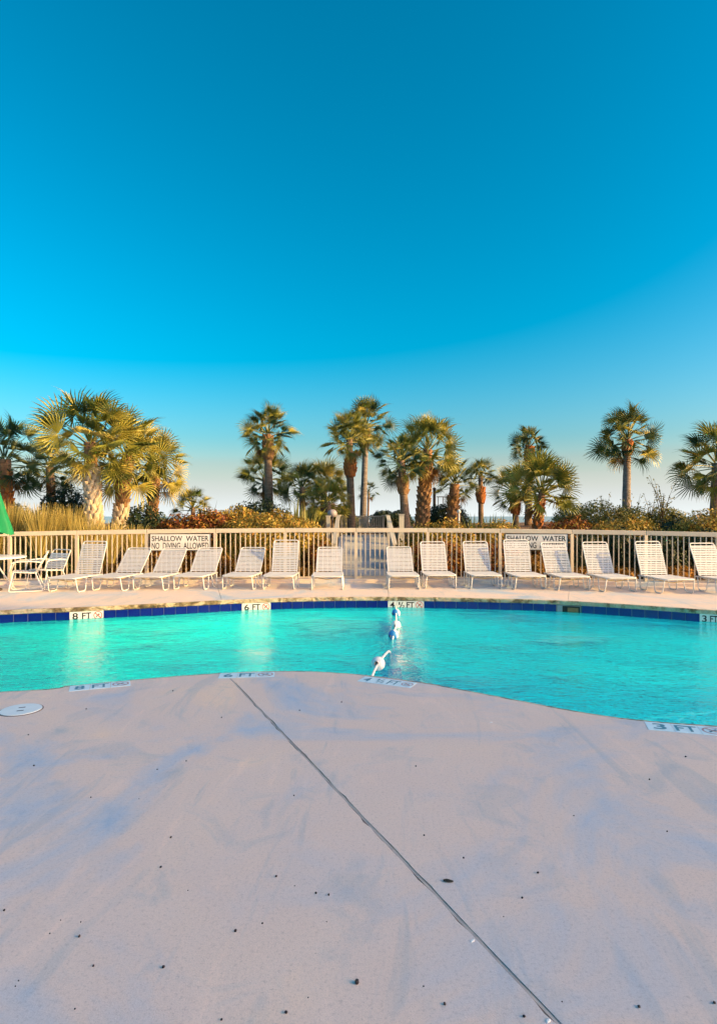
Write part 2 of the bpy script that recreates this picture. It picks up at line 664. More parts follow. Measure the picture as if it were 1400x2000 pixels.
def slab(name, poly, z, thick, m, parent=None):   # concave outline with sides
    poly = [Vector((p[0], p[1], z)) for p in poly]
    tri = geometry.tessellate_polygon([poly])
    mb = MB()
    mb.v = [tuple(p) for p in poly]
    for t in tri:
        a, b, c = (poly[k] for k in t)
        mb.f.append(tuple(t) if (b - a).cross(c - a).z > 0 else tuple(t)[::-1])
    n = len(poly)
    area = sum(poly[i].x * poly[(i + 1) % n].y - poly[(i + 1) % n].x * poly[i].y for i in range(n))
    mb.v += [(p.x, p.y, z - thick) for p in poly]
    for i in range(n):
        j = (i + 1) % n
        q = (i, n + i, n + j, j)
        mb.f.append(q if area > 0 else q[::-1])
    return mb.build(name, m, parent)


CW = .045                                # coping nose width
loop_out = offset_loop(loop, CW)
near_o = loop_out[:iR + 1]
far_o = (loop_out[iR:] + [loop_out[0]])[::-1]

# coping: rounded, chipped nose all round the pool
rng = np.random.RandomState(3)
prof = [(CW, 0.0), (.018, 0.0), (.006, -.006), (.0, -.018), (.001, -.034), (.003, -.05), (.0, -.066), (.014, -.078), (.06, -.08)]
fine = []
NL = len(loop)
for i in range(NL):
    for k in range(4):
        fine.append(loop[i].lerp(loop[(i + 1) % NL], k / 4))
mb = MB()
rings = []
for d, z in prof:
    jit = 0 if d in (CW,) else 1
    ring = offset_loop(fine, d)
    if jit:
        amp = .009 if z < -.01 and z > -.075 else .002
        nz = rng.normal(0, amp, len(ring))
        nz = nz + np.roll(nz, 1) + np.roll(nz, 2) * .6
        ring = [p + (p - q).normalized() * float(x) if False else p for p, q, x in zip(ring, fine, nz)]
        off = offset_loop(fine, d + 1.0)
        ring = [p + (o - p) * float(abs(x)) for p, o, x in zip(ring, off, nz)]
    rings.append([Vector((p.x, p.y, z)) for p in ring])
nf = len(fine)
for r in rings:
    mb.v += [tuple(p) for p in r]
for a in range(len(rings) - 1):
    for i in range(nf):
        j = (i + 1) % nf
        mb.f.append((a * nf + i, a * nf + j, (a + 1) * nf + j, (a + 1) * nf + i)[::-1])
coping = tag(mb.build('pool_coping', M['coping'], smooth=True), kind='structure')

# near deck in two slabs either side of the sealed joint
J0, J1 = gp(441, 1319), gp(1085, 2000)
jd = (J1 - J0).normalized()
jn = Vector((-jd.y, jd.x, 0))
if jn.x < 0:
    jn = -jn                             # towards the right slab
J2 = J0 + jd * 16
ij = min(range(len(near_o)), key=lambda i: (near_o[i] - J0).length)


def joint_edge(side, a, b, n, amp):
    rr = random.Random(5 if side > 0 else 9)
    pts = []
    w = 0
    for k in range(n + 1):
        t = k / n
        w = w * .7 + rr.gauss(0, amp)
        chip = rr.random() < .10
        pts.append(a.lerp(b, t) + jn * side * (.0092 + max(-.004, w) + (rr.uniform(.003, .010) if chip else 0)))
    return pts


eL = joint_edge(-1, near_o[ij], J2, 260, .0012)
eR = joint_edge(+1, near_o[ij], J2, 260, .0012)
BX, BY = 42.0, -32.0
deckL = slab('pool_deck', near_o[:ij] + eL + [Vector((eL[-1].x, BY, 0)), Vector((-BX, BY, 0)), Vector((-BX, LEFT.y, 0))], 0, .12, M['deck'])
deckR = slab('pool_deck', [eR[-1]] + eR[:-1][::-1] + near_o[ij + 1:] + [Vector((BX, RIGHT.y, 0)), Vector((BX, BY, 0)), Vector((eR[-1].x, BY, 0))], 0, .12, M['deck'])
# sealant bead down in the joint with a dark crack on either side
mb = MB()
rr = random.Random(4)
wl = wr_ = 0
prev = None
for k in range(321):
    p = near_o[ij].lerp(J2, k / 320)
    wl = wl * .8 + rr.gauss(0, .0007)
    wr_ = wr_ * .8 + rr.gauss(0, .0007)
    a = p - jn * (.0058 + wl)
    b = p + jn * (.0058 + wr_)
    z = -.0022 + .0006 * math.sin(k * .9)
    cur = (Vector((a.x, a.y, z)), Vector((b.x, b.y, z)), Vector((a.x, a.y, z - .03)), Vector((b.x, b.y, z - .03)))
    if prev:
        mb.face([prev[0], cur[0], cur[1], prev[1]][::-1])
        mb.face([prev[2], cur[2], cur[0], prev[0]][::-1])
        mb.face([prev[1], cur[1], cur[3], prev[3]][::-1])
    prev = cur
tag(mb.build('joint_sealant', M['sealant']), kind='structure')
mb = MB()
mb.bar(near_o[ij] + Vector((0, 0, -.05)), J2 + Vector((0, 0, -.05)), .2, .02)
tag(mb.build('joint_bed', M['gap']), kind='structure')
for o in (deckL, deckR):
    tag(o, kind='structure')


# ------------------------------------------------------------------ fence line, far deck and kerb
fence_ctrl = [(-13.5, 13.2), (-11.0, 13.8), (px(0, 14.45), 14.45), (px(350, 14.85), 14.85), (px(560, 15.0), 15.0), (px(700, 15.03), 15.03), (px(835, 15.0), 15.0),
              (px(1050, 14.75), 14.75), (px(1260, 14.35), 14.35), (px(1400, 14.0), 14.0), (10.6, 13.4), (13.0, 12.5)]
fline = catmull([(x, y, 0) for x, y in fence_ctrl], 16)


def fence_y(X):
    for a, b in zip(fline, fline[1:]):
        if a.x <= X <= b.x:
            t = (X - a.x) / max(1e-6, b.x - a.x)
            return a.y + (b.y - a.y) * t
    return fline[0].y if X < fline[0].x else fline[-1].y


KF, KB = -.26, .16                       # kerb front and back from the fence line
kerb_front = [Vector((p.x, p.y + KF, 0)) for p in fline]
# far deck: slabs cut by straight joints from the pool edge to the kerb
cuts_px = [(427, 1146, 1174), (757, 1146, 1166), (1113, 1150, 1174)]


def cut_line(xp, ya, yb):
    a, b = gp(xp, yb), gp(xp, ya)
    d = (b - a).normalized()
    return a, d


def far_point(a, d):                     # where the joint meets the coping's back edge
    best = min(range(len(far_o)), key=lambda i: abs((far_o[i] - a).cross(d).z) + (0 if (far_o[i] - a).length < 2 else 50))
    return best


def kerb_point(a, d):
    return min(range(len(kerb_front)), key=lambda i: abs((kerb_front[i] - a).cross(d).z))


cl = [cut_line(*c) for c in cuts_px]
fi = [0] + [far_point(*c) for c in cl] + [len(far_o) - 1]
ki = [0] + [kerb_point(*c) for c in cl] + [len(kerb_front) - 1]
G = Vector((.004, 0, 0))
for s in range(4):
    fo = far_o[fi[s]:fi[s + 1] + 1]
    kf = kerb_front[ki[s]:ki[s + 1] + 1]
    fo = [p.copy() for p in fo]
    kf = [p.copy() for p in kf]
    if s > 0:
        fo[0] += G
        kf[0] += G
    else:
        fo = [Vector((-BX, LEFT.y + .004, 0))] + fo
        kf = [Vector((-BX, kf[0].y, 0))] + kf
    if s < 3:
        fo[-1] -= G
        kf[-1] -= G
    else:
        fo = fo + [Vector((BX, RIGHT.y + .004, 0))]
        kf = kf + [Vector((BX, kf[-1].y, 0))]
    tag(slab('far_deck', fo + kf[::-1], 0, .075, M['deck']), kind='structure')

# kerb under the fence: one low concrete step
mb = MB()
KH = .075
base_z = lambda X: 0.0
kp = [(KF - .0, -.1), (KF, KH - .012), (KF + .012, KH), (KB, KH), (KB, -.3)]
for i, p in enumerate(fline):
    for d, z in kp:
        mb.v.append((p.x, p.y + d, z))
nk = len(kp)
for i in range(len(fline) - 1):
    for k in range(nk - 1):
        mb.f.append((i * nk + k, (i + 1) * nk + k, (i + 1) * nk + k + 1, i * nk + k + 1))
tag(mb.build('fence_kerb', M['deck']), kind='structure')

# ------------------------------------------------------------------ pool basin, water, waterline tiles
WL = -.205
basin_o = offset_loop(loop, .035)


def floor_z(X):
    t = min(1, max(0, (X + 6.5) / 11.0))
    return -2.3 + 1.25 * (t * t * (3 - 2 * t))


mb = MB()
nb = len(basin_o)
for p in basin_o:
    mb.v.append((p.x, p.y, -.078))
for p in basin_o:
    mb.v.append((p.x, p.y, -2.6))
for i in range(nb):
    j = (i + 1) % nb
    mb.f.append((i, j, nb + j, nb + i)[::-1])
wall = tag(mb.build('pool_wall', M['plaster']), kind='structure')
mb = MB()
gx, gy = 60, 14
for i in range(gx + 1):
    for j in range(gy + 1):
        X = -13 + 26.5 * i / gx
        Y = 3.0 + 9.8 * j / gy
        mb.v.append((X, Y, floor_z(X)))
for i in range(gx):
    for j in range(gy):
        a = i * (gy + 1) + j
        mb.f.append((a, a + gy + 1, a + gy + 2, a + 1))
pool_floor = tag(mb.build('pool_floor', M['plaster'], smooth=True), kind='structure')
water_o = offset_loop(loop, .034)
wp = [Vector((p.x, p.y, WL)) for p in water_o]
mb = MB()
mb.v = [tuple(p) for p in wp]
for t in geometry.tessellate_polygon([wp]):
    a, b, c = (wp[k] for k in t)
    mb.f.append(tuple(t) if (b - a).cross(c - a).z > 0 else tuple(t)[::-1])
water = tag(mb.build('pool_water', M['water']), kind='structure')


# dark blue stripe across the floor under the rope, and up both walls
SX0, SX1 = .50, .62
mb = MB()
ys = [5.4 + .35 * k for k in range(20)]
prev = None
for y in ys:
    x = SX0 + (SX1 - SX0) * (y - 5.5) / 6
    c = ((x - .19, y, floor_z(x - .19) + .004), (x + .19, y, floor_z(x + .19) + .004))
    if prev:
        mb.face([prev[0], prev[1], c[1], c[0]])
    prev = c
tag(mb.build('floor_stripe', M['lane']), kind='structure')

# cumulative length along the far edge (at wall position)
far_w = offset_loop(loop, .035)
far_w = (far_w[iR:] + [far_w[0]])[::-1]
cum = [0.0]
for a, b in zip(far_w, far_w[1:]):
    cum.append(cum[-1] + (b - a).length)


def far_at(s):
    i = max(0, min(len(cum) - 2, next((k for k in range(len(cum) - 1) if cum[k + 1] >= s), len(cum) - 2)))
    t = (s - cum[i]) / (cum[i + 1] - cum[i])
    p = far_w[i].lerp(far_w[i + 1], t)
    d = (far_w[i + 1] - far_w[i]).normalized()
    return p, d


def s_of_px(xp):                         # arc length where the far wall is seen at column xp
    best = min(range(2000), key=lambda k: abs(700 + F * far_at(cum[-1] * k / 2000)[0].x / far_at(cum[-1] * k / 2000)[0].y - xp))
    return cum[-1] * best / 2000


TW = .205
markers_far = [(137, 202), (472, 528), (757, 827), (1366, 1422)]
mk_s = [(s_of_px(a), s_of_px(b)) for a, b in markers_far]
sk_s = (s_of_px(1085), s_of_px(1136))
z0, z1 = -.079, -.275
tm = MB().box((0, -.005, 0), (TW - .006, .010, z0 - z1))
tile_me = tm.mesh('tile', M['tile'])
bm = bmesh.new()
bm.from_mesh(tile_me)
bmesh.ops.bevel(bm, geom=[e for e in bm.edges], offset=.003, segments=1, affect='EDGES')
bm.to_mesh(tile_me)
bm.free()
blocks = sorted(mk_s + [sk_s])
s_a = s_of_px(-30)
s_end = s_of_px(1430)
spans = []
cur = s_a
for a, b in blocks:
    spans.append((cur, a))
    cur = b
if cur < s_end:
    spans.append((cur, s_end))
for a, b in spans:
    n = max(1, round((b - a) / TW))
    w = (b - a) / n
    for k in range(n):
        p, d = far_at(a + (k + .5) * w)
        o = link('tile', tile_me, wall, (p.x, p.y, (z0 + z1) / 2 + random.uniform(-.0015, .0015)),
                 (random.gauss(0, .008), 0, math.atan2(d.y, d.x) + random.gauss(0, .006)))
        o.scale = (w / TW, 1, 1)
# grout bed behind the tiles
mb = MB()
K = 160
prev = None
for k in range(K + 1):
    p, d = far_at(s_a + (s_end - s_a) * k / K)
    nrm = Vector((d.y, -d.x, 0))
    q = p + nrm * .003
    if prev:
        mb.face([(prev.x, prev.y, z1), (q.x, q.y, z1), (q.x, q.y, z0 + .001), (prev.x, prev.y, z0 + .001)])
    prev = q
mb.build('grout', M['grout'], wall)


# ------------------------------------------------------------------ lettering
def text_mesh(body, w, h, m, bold=.0, depth=.0015):
    cu = bpy.data.curves.new('lettering', 'FONT')
    cu.body = body
    cu.offset = bold
    cu.resolution_u = 4
    o = bpy.data.objects.new('lettering', cu)
    COL.objects.link(o)
    dg = bpy.context.evaluated_depsgraph_get()
    me = bpy.data.meshes.new_from_object(o.evaluated_get(dg))
    bpy.data.objects.remove(o)
    bpy.data.curves.remove(cu)
    n = len(me.vertices)
    co = np.empty(n * 3, dtype=np.float32)
    me.vertices.foreach_get('co', co)
    co = co.reshape(-1, 3)
    lo, hi = co.min(0), co.max(0)
    co[:, 0] = (co[:, 0] - (lo[0] + hi[0]) / 2) / (hi[0] - lo[0]) * w
    co[:, 1] = (co[:, 1] - (lo[1] + hi[1]) / 2) / (hi[1] - lo[1]) * h
    co[:, 2] = 0
    me.vertices.foreach_set('co', co.ravel())
    me.materials.clear()
    me.materials.append(m)
    me.update()
    me.name = 'lettering'
    return me


def no_diving_mesh(s, m_ring, m_man):    # ring, slash and a small diving figure, in the XY plane
    r = s * .43
    mb = MB()
    K = 28
    for k in range(K):
        a, b = 2 * math.pi * k / K, 2 * math.pi * (k + 1) / K
        mb.face([(r * math.cos(a), r * math.sin(a), 0), (r * math.cos(b), r * math.sin(b), 0),
                 (r * .82 * math.cos(b), r * .82 * math.sin(b), 0), (r * .82 * math.cos(a), r * .82 * math.sin(a), 0)][::-1])
    c = r * .64
    w = r * .08
    mb.face([(-c - w, c - w, .0008), (-c + w, c + w, .0008), (c + w, -c + w, .0008), (c - w, -c - w, .0008)][::-1])
    nr = len(mb.f)
    # figure: head, trunk, legs, arms
    for k in range(8):
        a, b = 2 * math.pi * k / 8, 2 * math.pi * (k + 1) / 8
        q = Vector((-.30 * r, -.22 * r, .0004))
        mb.face([q, q + Vector((math.cos(a), math.sin(a), 0)) * r * .14, q + Vector((math.cos(b), math.sin(b), 0)) * r * .14])
    for a, b, t in (((-.18, -.08), (.18, .22), .13), ((.16, .2), (.46, .18), .08), ((.16, .2), (.30, .50), .08), ((-.12, -.05), (-.40, -.50), .07)):
        A, B = Vector((a[0] * r, a[1] * r, .0004)), Vector((b[0] * r, b[1] * r, .0004))
        n = (B - A).normalized()
        n = Vector((-n.y, n.x, 0)) * t * r
        mb.face([A - n, B - n, B + n, A + n])
    me = mb.mesh('emblem', m_ring)
    me.materials.append(m_man)
    idx = [0] * nr + [1] * (len(mb.f) - nr)
    me.polygons.foreach_set('material_index', idx)
    return me


def marker_tiles(root, chars, w, h, thick, m_tile, m_ink, m_ring, flat):
    """tiles laid along local X, lettering upright along local Y; face towards local +Z"""
    n = len(chars) + 1
    tw = w / n
    for k in range(n):
        t = MB().box((0, 0, -thick / 2), (tw - .004, h, thick)).mesh('tile', m_tile)
        to = link('tile', t, root, ((k + .5 - n / 2) * tw, 0, 0))
        if k < n - 1:
            if chars[k] == '½':
                link('lettering', text_mesh('1', tw * .16, h * .34, m_ink, .02), to, (-tw * .22, h * .16, .0012))
                link('lettering', text_mesh('/', tw * .42, h * .66, m_ink, .0), to, (0, 0, .0012))
                link('lettering', text_mesh('2', tw * .26, h * .34, m_ink, .02), to, (tw * .22, -h * .18, .0012))
            else:
                cw = tw * (.82 if len(chars[k]) > 1 else .50)
                link('lettering', text_mesh(chars[k], cw, h * .68, m_ink, .02), to, (0, 0, .0012))
        else:
            link('emblem', no_diving_mesh(min(tw, h) * .98, m_ring, m_ink), to, (0, 0, .0012))
    return root


far_txt = [('8', 'FT'), ('6', 'FT'), ('4', '½', 'FT'), ('3', 'FT')]
far_lab = ['white tiled depth marker reading 8 FT at the left end of the far pool wall', 'white tiled depth marker reading 6 FT below the tall chaise left of the boardwalk',
           'white tiled depth marker reading 4 ½ FT on the far pool wall, behind the rope', 'white tiled depth marker reading 3 FT at the right end of the far pool wall']
for (a, b), tx, lb in zip(mk_s, far_txt, far_lab):
    p, d = far_at((a + b) / 2)
    nrm = Vector((d.y, -d.x, 0))
    root = empty('depth_marker', p + nrm * .014 + Vector((0, 0, (z0 - .235) / 2)))
    root.rotation_euler = (R(90), 0, math.atan2(d.y, d.x))
    tag(root, lb, 'depth marker', 'depth markers round the pool')
    marker_tiles(root, tx, (b - a), .170, .012, M['marker'], M['ink'], M['red'], False)

near_mk = [((137, 1340.5), (255, 1329.5), ('8', 'FT'), 'worn white 8 FT depth marker set in the near deck at left'),
           ((430, 1315.5), (537, 1312.5), ('6', 'FT'), 'worn white 6 FT depth marker in the near deck above the sealed joint'),
           ((713, 1321.5), (815, 1334), ('4', '½', 'FT'), 'worn white 4 ½ FT depth marker in the near deck by the rope end'),
           ((1257, 1409.5), (1412, 1422.5), ('3', 'FT'), 'worn white 3 FT depth marker in the near deck at far right')]
for a, b, tx, lb in near_mk:
    A, B = gp(*a), gp(*b)
    d = (B - A).normalized()
    w = (B - A).length
    hh = .19
    c = (A + B) / 2 + Vector((d.y, -d.x, 0)) * hh * .5
    root = empty('depth_marker', (c.x, c.y, .0025), math.atan2(d.y, d.x))
    tag(root, lb, 'depth marker', 'depth markers round the pool')
    marker_tiles(root, tx, w, hh, .006, M['marker_near'], M['ink_shaded'], M['red_worn'], True)

# skimmer mouth in the far wall
p, d = far_at(sum(sk_s) / 2)
sw = sk_s[1] - sk_s[0]
root = empty('pool_skimmer', (p.x, p.y, -.17), math.atan2(d.y, d.x))
tag(root, 'dark rectangular skimmer mouth with rusty flap in the far pool wall', 'skimmer')
mb = MB()
mb.box((0, -.006, .086), (sw, .012, .010))
mb.box((-sw / 2 + .008, -.006, 0), (.016, .012, .16))
mb.box((sw / 2 - .008, -.006, 0), (.016, .012, .16))
mb.build('frame', M['lid_rim'], root)
MB().box((0, -.004, -.01), (sw - .034, .004, .16)).build('throat_shade', M['gap'], root)  # flat dark plate painted in for the shade inside the mouth
MB().box((sw * .16, -.010, -.015), (sw * .42, .006, .11)).build('flap', M['trunk_red'], root)


# ------------------------------------------------------------------ deck lid
c = gp(42, 1387)
root = empty('skimmer_lid', (c.x, c.y, 0), R(20))
tag(root, 'round pale blue access lid with two slots in the near deck', 'lid')
lr = .165
mb = MB().lathe([(0, .009), (lr * .93, .009), (lr * .95, .006), (lr * .95, -.01)], 40)
mb.build('cover', M['lid'], root)
MB().lathe([(lr * .955, -.02), (lr * .955, .004), (lr * 1.0, .004), (lr * 1.01, .002), (lr * 1.01, -.02)], 40).build('rim', M['lid_rim'], root)
for sy in (-.045, .045):
    MB().box((0, sy, .0095), (.05, .014, .002)).build('slot', M['ink'], root)

# ------------------------------------------------------------------ scattered seeds and bits on the deck
seeds = [(56, 1435, 3), (67, 1495, 4), (169, 1384.5, 3), (338, 1349, 3), (433, 1401, 3), (585, 1387, 3), (667, 1371, 3), (364, 1486, 3), (307.5, 1502.5, 3),
         (178, 1557, 3.5), (272, 1560, 2), (574, 1553.5, 3.5), (334, 1635, 5), (314.5, 1693, 5), (9, 1777.5, 5), (119, 1797, 2.5), (158.5, 1800.5, 3),
         (98, 1823, 3), (155.5, 1828, 6), (367.5, 1739, 2.5), (539.5, 1711, 5), (617, 1743.5, 5), (642, 1747, 5), (575.5, 1730, 2.5), (512.5, 1803, 4),
         (460, 1817.5, 6.5), (638, 1800, 2.5), (183, 1886, 5), (319.5, 1888, 6.5), (37, 1915, 3), (31, 1926, 3), (147, 1970, 4), (433, 1991, 5), (559, 1976.5, 7),
         (697, 1917, 11), (602, 1948, 3), (812, 1496, 3.5), (828, 1631, 4), (905, 1675, 4.5), (1050, 1704, 5), (1019.5, 1753, 5), (1120, 1593, 3), (1338, 1477.5, 4),
         (1267.5, 1522, 4), (1302, 1623.5, 4), (868, 1960, 6.5), (1023, 1984.5, 6.5), (1247, 1965.5, 6.5), (1394, 1958, 6), (983, 1790, 2.5), (1097, 1956, 3), (827, 1926, 3.5)]
sph = bmesh.new()
bmesh.ops.create_icosphere(sph, subdivisions=2, radius=1)
rs = random.Random(2)
for v in sph.verts:
    v.co *= 1 + rs.uniform(-.12, .12)
seed_me = bpy.data.meshes.new('seed')
sph.to_mesh(seed_me)
seed_me.materials.append(M['seed'])
for x, y, s in seeds:
    p = gp(x, y + s * .3)
    r = s / 2 * (p.y / F) * .88
    o = link('seed', seed_me, None, (p.x, p.y, r * .7), (random.uniform(0, 6), random.uniform(0, .6), random.uniform(0, 6)))
    o.scale = (r * 1.1, r * .95, r * .8)
    if s > 9:
        tag(o, 'largest dark seed lying on the bare near deck at bottom centre', 'seed', 'seeds scattered over the near deck')
    else:
        tag(o, 'small dark palm seed lying on the pale near deck', 'seed', 'seeds scattered over the near deck')
p = gp(875, 1722)
lm = MB()
for k in range(7):
    t = k / 6
    w = .004 + .006 * math.sin(math.pi * t)
    lm.v += [(-.022 + .044 * t, w, .004 + .004 * math.sin(t * 5)), (-.022 + .044 * t, 0, .009 + .003 * math.sin(t * 4)), (-.022 + .044 * t, -w, .003)]
for k in range(6):
    lm.f += [(k * 3, k * 3 + 3, k * 3 + 4, k * 3 + 1), (k * 3 + 1, k * 3 + 4, k * 3 + 5, k * 3 + 2)]
o = lm.build('fallen_leaf', M['leaf_dark'], loc=(p.x, p.y, 0))
o.rotation_euler = (0, 0, R(-8))
tag(o, 'small dark curled dead leaf on the near deck right of the joint', 'leaf')
for (x, y, a, b, lb) in ((922, 1838, .012, .006, 'small white paint chip stuck on the sealed deck joint'), (1070, 1994, .011, .006, 'small white paint chip at the lower end of the sealed joint'),
                         (959, 1411, .016, .008, 'pale fleck of paint on the near deck close to the pool edge')):
    p = gp(x, y)
    mb = MB()
    mb.lathe([(0, .003), (.7, .003), (1.0, .001), (1.0, -.001)], 7)
    o = mb.build('paint_chip', M['chip'], loc=(p.x, p.y, 0.0))
    o.scale = (a, b, 1)
    o.rotation_euler = (0, 0, R(40))
    tag(o, lb, 'paint chip')

# ------------------------------------------------------------------ float rope
fl = []
P_deck = gp(722, 1319)
P_deck.z = -.06
f1 = at(738, 1296, 6.75)
f2 = gp(768, 1240, WL + .03)
f3 = gp(773, 1221, WL + .03)
f4 = gp(773, 1197.5, WL + .03)
p_end, d_end = far_at(s_of_px(773))
P_far = Vector((p_end.x, p_end.y - .02, WL + .02))
dip1 = at(757, 1273, 7.25)
mid = gp(763, 1258, WL)
mid.z = WL - .10
rope = catmull([P_deck, f1, dip1, mid, f2, f3, f4, P_far], 8)
root = tag(MB().tube(rope, .014, 7).build('float_rope', M['rope'], smooth=True), 'white rope crossing the pool from the near edge to the 4 ½ FT marker', 'rope')


def float_mesh(two):
    mb = MB()
    r = .077
    prof = []
    K = 14
    for k in range(K + 1):
        a = -math.pi / 2 + math.pi * k / K
        rad = max(.024, r * math.cos(a) ** .8 if math.cos(a) > 0 else 0)
        prof.append((rad, r * .92 * math.sin(a)))
    prof = [(.022, -.055), (.024, prof[1][1])] + prof[1:-1] + [(.024, prof[-2][1]), (.022, .055)]
    mb.lathe(prof, 24)
    me = mb.mesh('float', M['float_white'], True)
    if two:
        me.materials.append(M['float_blue'])
        # half of the ball is blue, split along the axis
        for pl in me.polygons:
            if pl.center.z < 0:
                pl.material_index = 1
    return me


fw, fb = float_mesh(False), float_mesh(True)


def put_float(p, nxt, me, label, tilt=None):
    o = link('rope_float', me, None, p)
    d = (Vector(nxt) - Vector(p)).normalized() if tilt is None else Vector(tilt).normalized()
    o.rotation_mode = 'QUATERNION'
    o.rotation_quaternion = d.to_track_quat('Z', 'Y')
    tag(o, label, 'float', 'floats strung on the pool rope')


put_float(f1, dip1, fw, 'plain white rope float nearest the near pool edge', tilt=(.28, .92, -.2))
put_float(f2, f3, fb, 'half blue rope float nearest the viewer, below the white one', tilt=(.75, .6, .15))
put_float(f3, f4, fw, 'white rope float between the two half blue ones', tilt=(.2, .95, .1))
put_float(f4, P_far, fb, 'half blue rope float in front of the 4 ½ FT wall marker', tilt=(.8, .55, .1))


# ------------------------------------------------------------------ terrain behind the fence, sea
def bed_z(X, Y):
    t = min(1, max(0, (Y - 15.2) / 13))
    z = .03 + 1.15 * t * t * (3 - 2 * t)
    if Y > 36:
        u = min(1, (Y - 36) / 25)
        z -= 4.0 * u * u
    z += .06 * math.sin(X * .9 + Y * .5) * min(1, t * 3) + .05 * math.sin(X * .37 - Y * .8) * min(1, t * 3)
    return z


mb = MB()
xs = [-90 + 180 * i / 120 for i in range(121)]
yr = [0, .25, .6, 1.2, 2, 3, 4, 5, 6, 7, 8, 9, 10, 12, 14, 16, 18, 21, 24, 28, 33, 38, 45, 55]
for X in xs:
    y0 = fence_y(X) + KB
    for q in yr:
        Y = y0 + q
        mb.v.append((X, Y, bed_z(X, Y)))
ny = len(yr)
for i in range(len(xs) - 1):
    for j in range(ny - 1):
        a = i * ny + j
        mb.f.append((a, a + ny, a + ny + 1, a + 1))
tag(mb.build('dune_ground', M['bed'], smooth=True), kind='structure')
mb = MB()
mb.face([(-6000, 55, -2.6), (6000, 55, -2.6), (6000, 7000, -2.6), (-6000, 7000, -2.6)])
tag(mb.build('sea', M['sea']), kind='structure')

# ------------------------------------------------------------------ fence
fence = empty('pool_fence', (0, 15, 0))
tag(fence, 'cream metal picket fence with wide top rail behind the chairs', 'fence')
FO = Vector((0, 15, 0))
ZT0 = {}


def top_z(X):
    # the rail follows the slightly lower ground at both ends
    y = fence_y(X)
    return 1.31 - .0012 * X * X if abs(X) < 9 else 1.31 - .0012 * 81


post_px = [-118, 20, 151, 287, 421, 557, 695, 835, 976, 1116, 1260, 1400, 1545]


def fence_X(xp):
    lo, hi = -13.4, 12.9
    for _ in range(40):
        m = (lo + hi) / 2
        if 700 + F * m / fence_y(m) < xp:
            lo = m
        else:
            hi = m
    return (lo + hi) / 2


postX = [fence_X(p) for p in post_px]
ZB = KH
pick_h = 1.10
pick_me = MB().box((0, 0, .5), (.022, .022, 1)).mesh('picket', M['fence'])
post_me = MB().box((0, 0, .5), (.072, .072, 1)).mesh('post', M['fence'])
for X in postX:
    o = link('post', post_me, fence, Vector((X, fence_y(X), ZB)) - FO)
    o.scale = (1, 1, top_z(X) - .10 - ZB)
for a, b in zip(postX, postX[1:]):
    n = round((b - a) / .117)
    for k in range(1, n):
        X = a + (b - a) * k / n
        dy = (fence_y(X + .05) - fence_y(X - .05)) / .1
        o = link('picket', pick_me, fence, Vector((X, fence_y(X), ZB + .05)) - FO, (random.gauss(0, .003), random.gauss(0, .003), math.atan(dy)))
        o.scale = (1, 1, top_z(X) - .112 - ZB - .05)
    A = Vector((a, fence_y(a), 0)) - FO
    B = Vector((b, fence_y(b), 0)) - FO
    gap = .004
    d = (B - A).normalized() * gap
    mb = MB()
    ta, tb = Vector((0, 0, top_z(a) - .0525)), Vector((0, 0, top_z(b) - .0525))
    mb.bar(A + d + ta, B - d + tb, .062, .105)
    r = mb.build('top_rail', M['fence'], fence)
    bv = r.modifiers.new('bevel', 'BEVEL')
    bv.width = .008
    bv.segments = 2
    MB().bar(A + d + Vector((0, 0, ZB + .035)), B - d + Vector((0, 0, ZB + .035)), .034, .03).build('bottom_rail', M['fence'], fence)


def sign(xa, xb, ya, yb, label):
    Xa, Xb = fence_X(xa), fence_X(xb)
    Xm = (Xa + Xb) / 2
    Y = fence_y(Xm) - .055
    dy = (fence_y(Xb) - fence_y(Xa)) / (Xb - Xa)
    A, B = at(xa, ya, Y), at(xb, yb, Y)
    w, h = B.x - A.x, A.z - B.z
    root = empty('warning_sign', (Xm, Y, (A.z + B.z) / 2))
    root.rotation_euler = (R(90), 0, math.atan(dy))
    tag(root, label, 'sign', 'shallow water signs on the fence')
    MB().box((0, 0, -.004), (w, h, .008)).build('panel', M['sign'], root)
    mb = MB()
    t = .016
    for c, s in (((0, h / 2 - t / 2, .002), (w, t, .004)), ((0, -h / 2 + t / 2, .002), (w, t, .004)),
                 ((-w / 2 + t / 2, 0, .002), (t, h - 2 * t, .004)), ((w / 2 - t / 2, 0, .002), (t, h - 2 * t, .004))):
        mb.box(c, s)
    mb.build('border', M['ink'], root)
    for word, a, b, y, hh in (('SHALLOW', 0, .535, .21, .31), ('WATER', .60, 1, .21, .31), ('NO', 0, .135, -.20, .36), ('DIVING', .195, .50, -.20, .36), ('ALLOWED', .555, 1, -.20, .36)):
        link('lettering', text_mesh(word, w * .93 * (b - a), h * hh, M['ink'], .012), root, (w * .93 * ((a + b) / 2 - .5), h * y, .0015))


sign(295, 412, 1042, 1076, 'white shallow water warning sign on the left half of the fence')
sign(986, 1106, 1042, 1075, 'white shallow water warning sign on the right, half hidden by two chaises')


# ------------------------------------------------------------------ chaise longues
def arc_pts(pts, r, n=4):                # polyline with rounded corners
    pts = [Vector(p) for p in pts]
    out = [pts[0]]
    for a, b, c in zip(pts, pts[1:], pts[2:]):
        u, v = (a - b), (c - b)
        k = min(r, u.length * .45, v.length * .45)
        p, q = b + u.normalized() * k, b + v.normalized() * k
        for i in range(n + 1):
            t = i / n
            out.append((p.lerp(b, t)).lerp(b.lerp(q, t), t))
    out.append(pts[-1])
    return out


SZ, SLEN, BLEN = .295, .95, .77          # seat height, seat length, back length
SWD, BWD = .64, .57                      # seat and back width


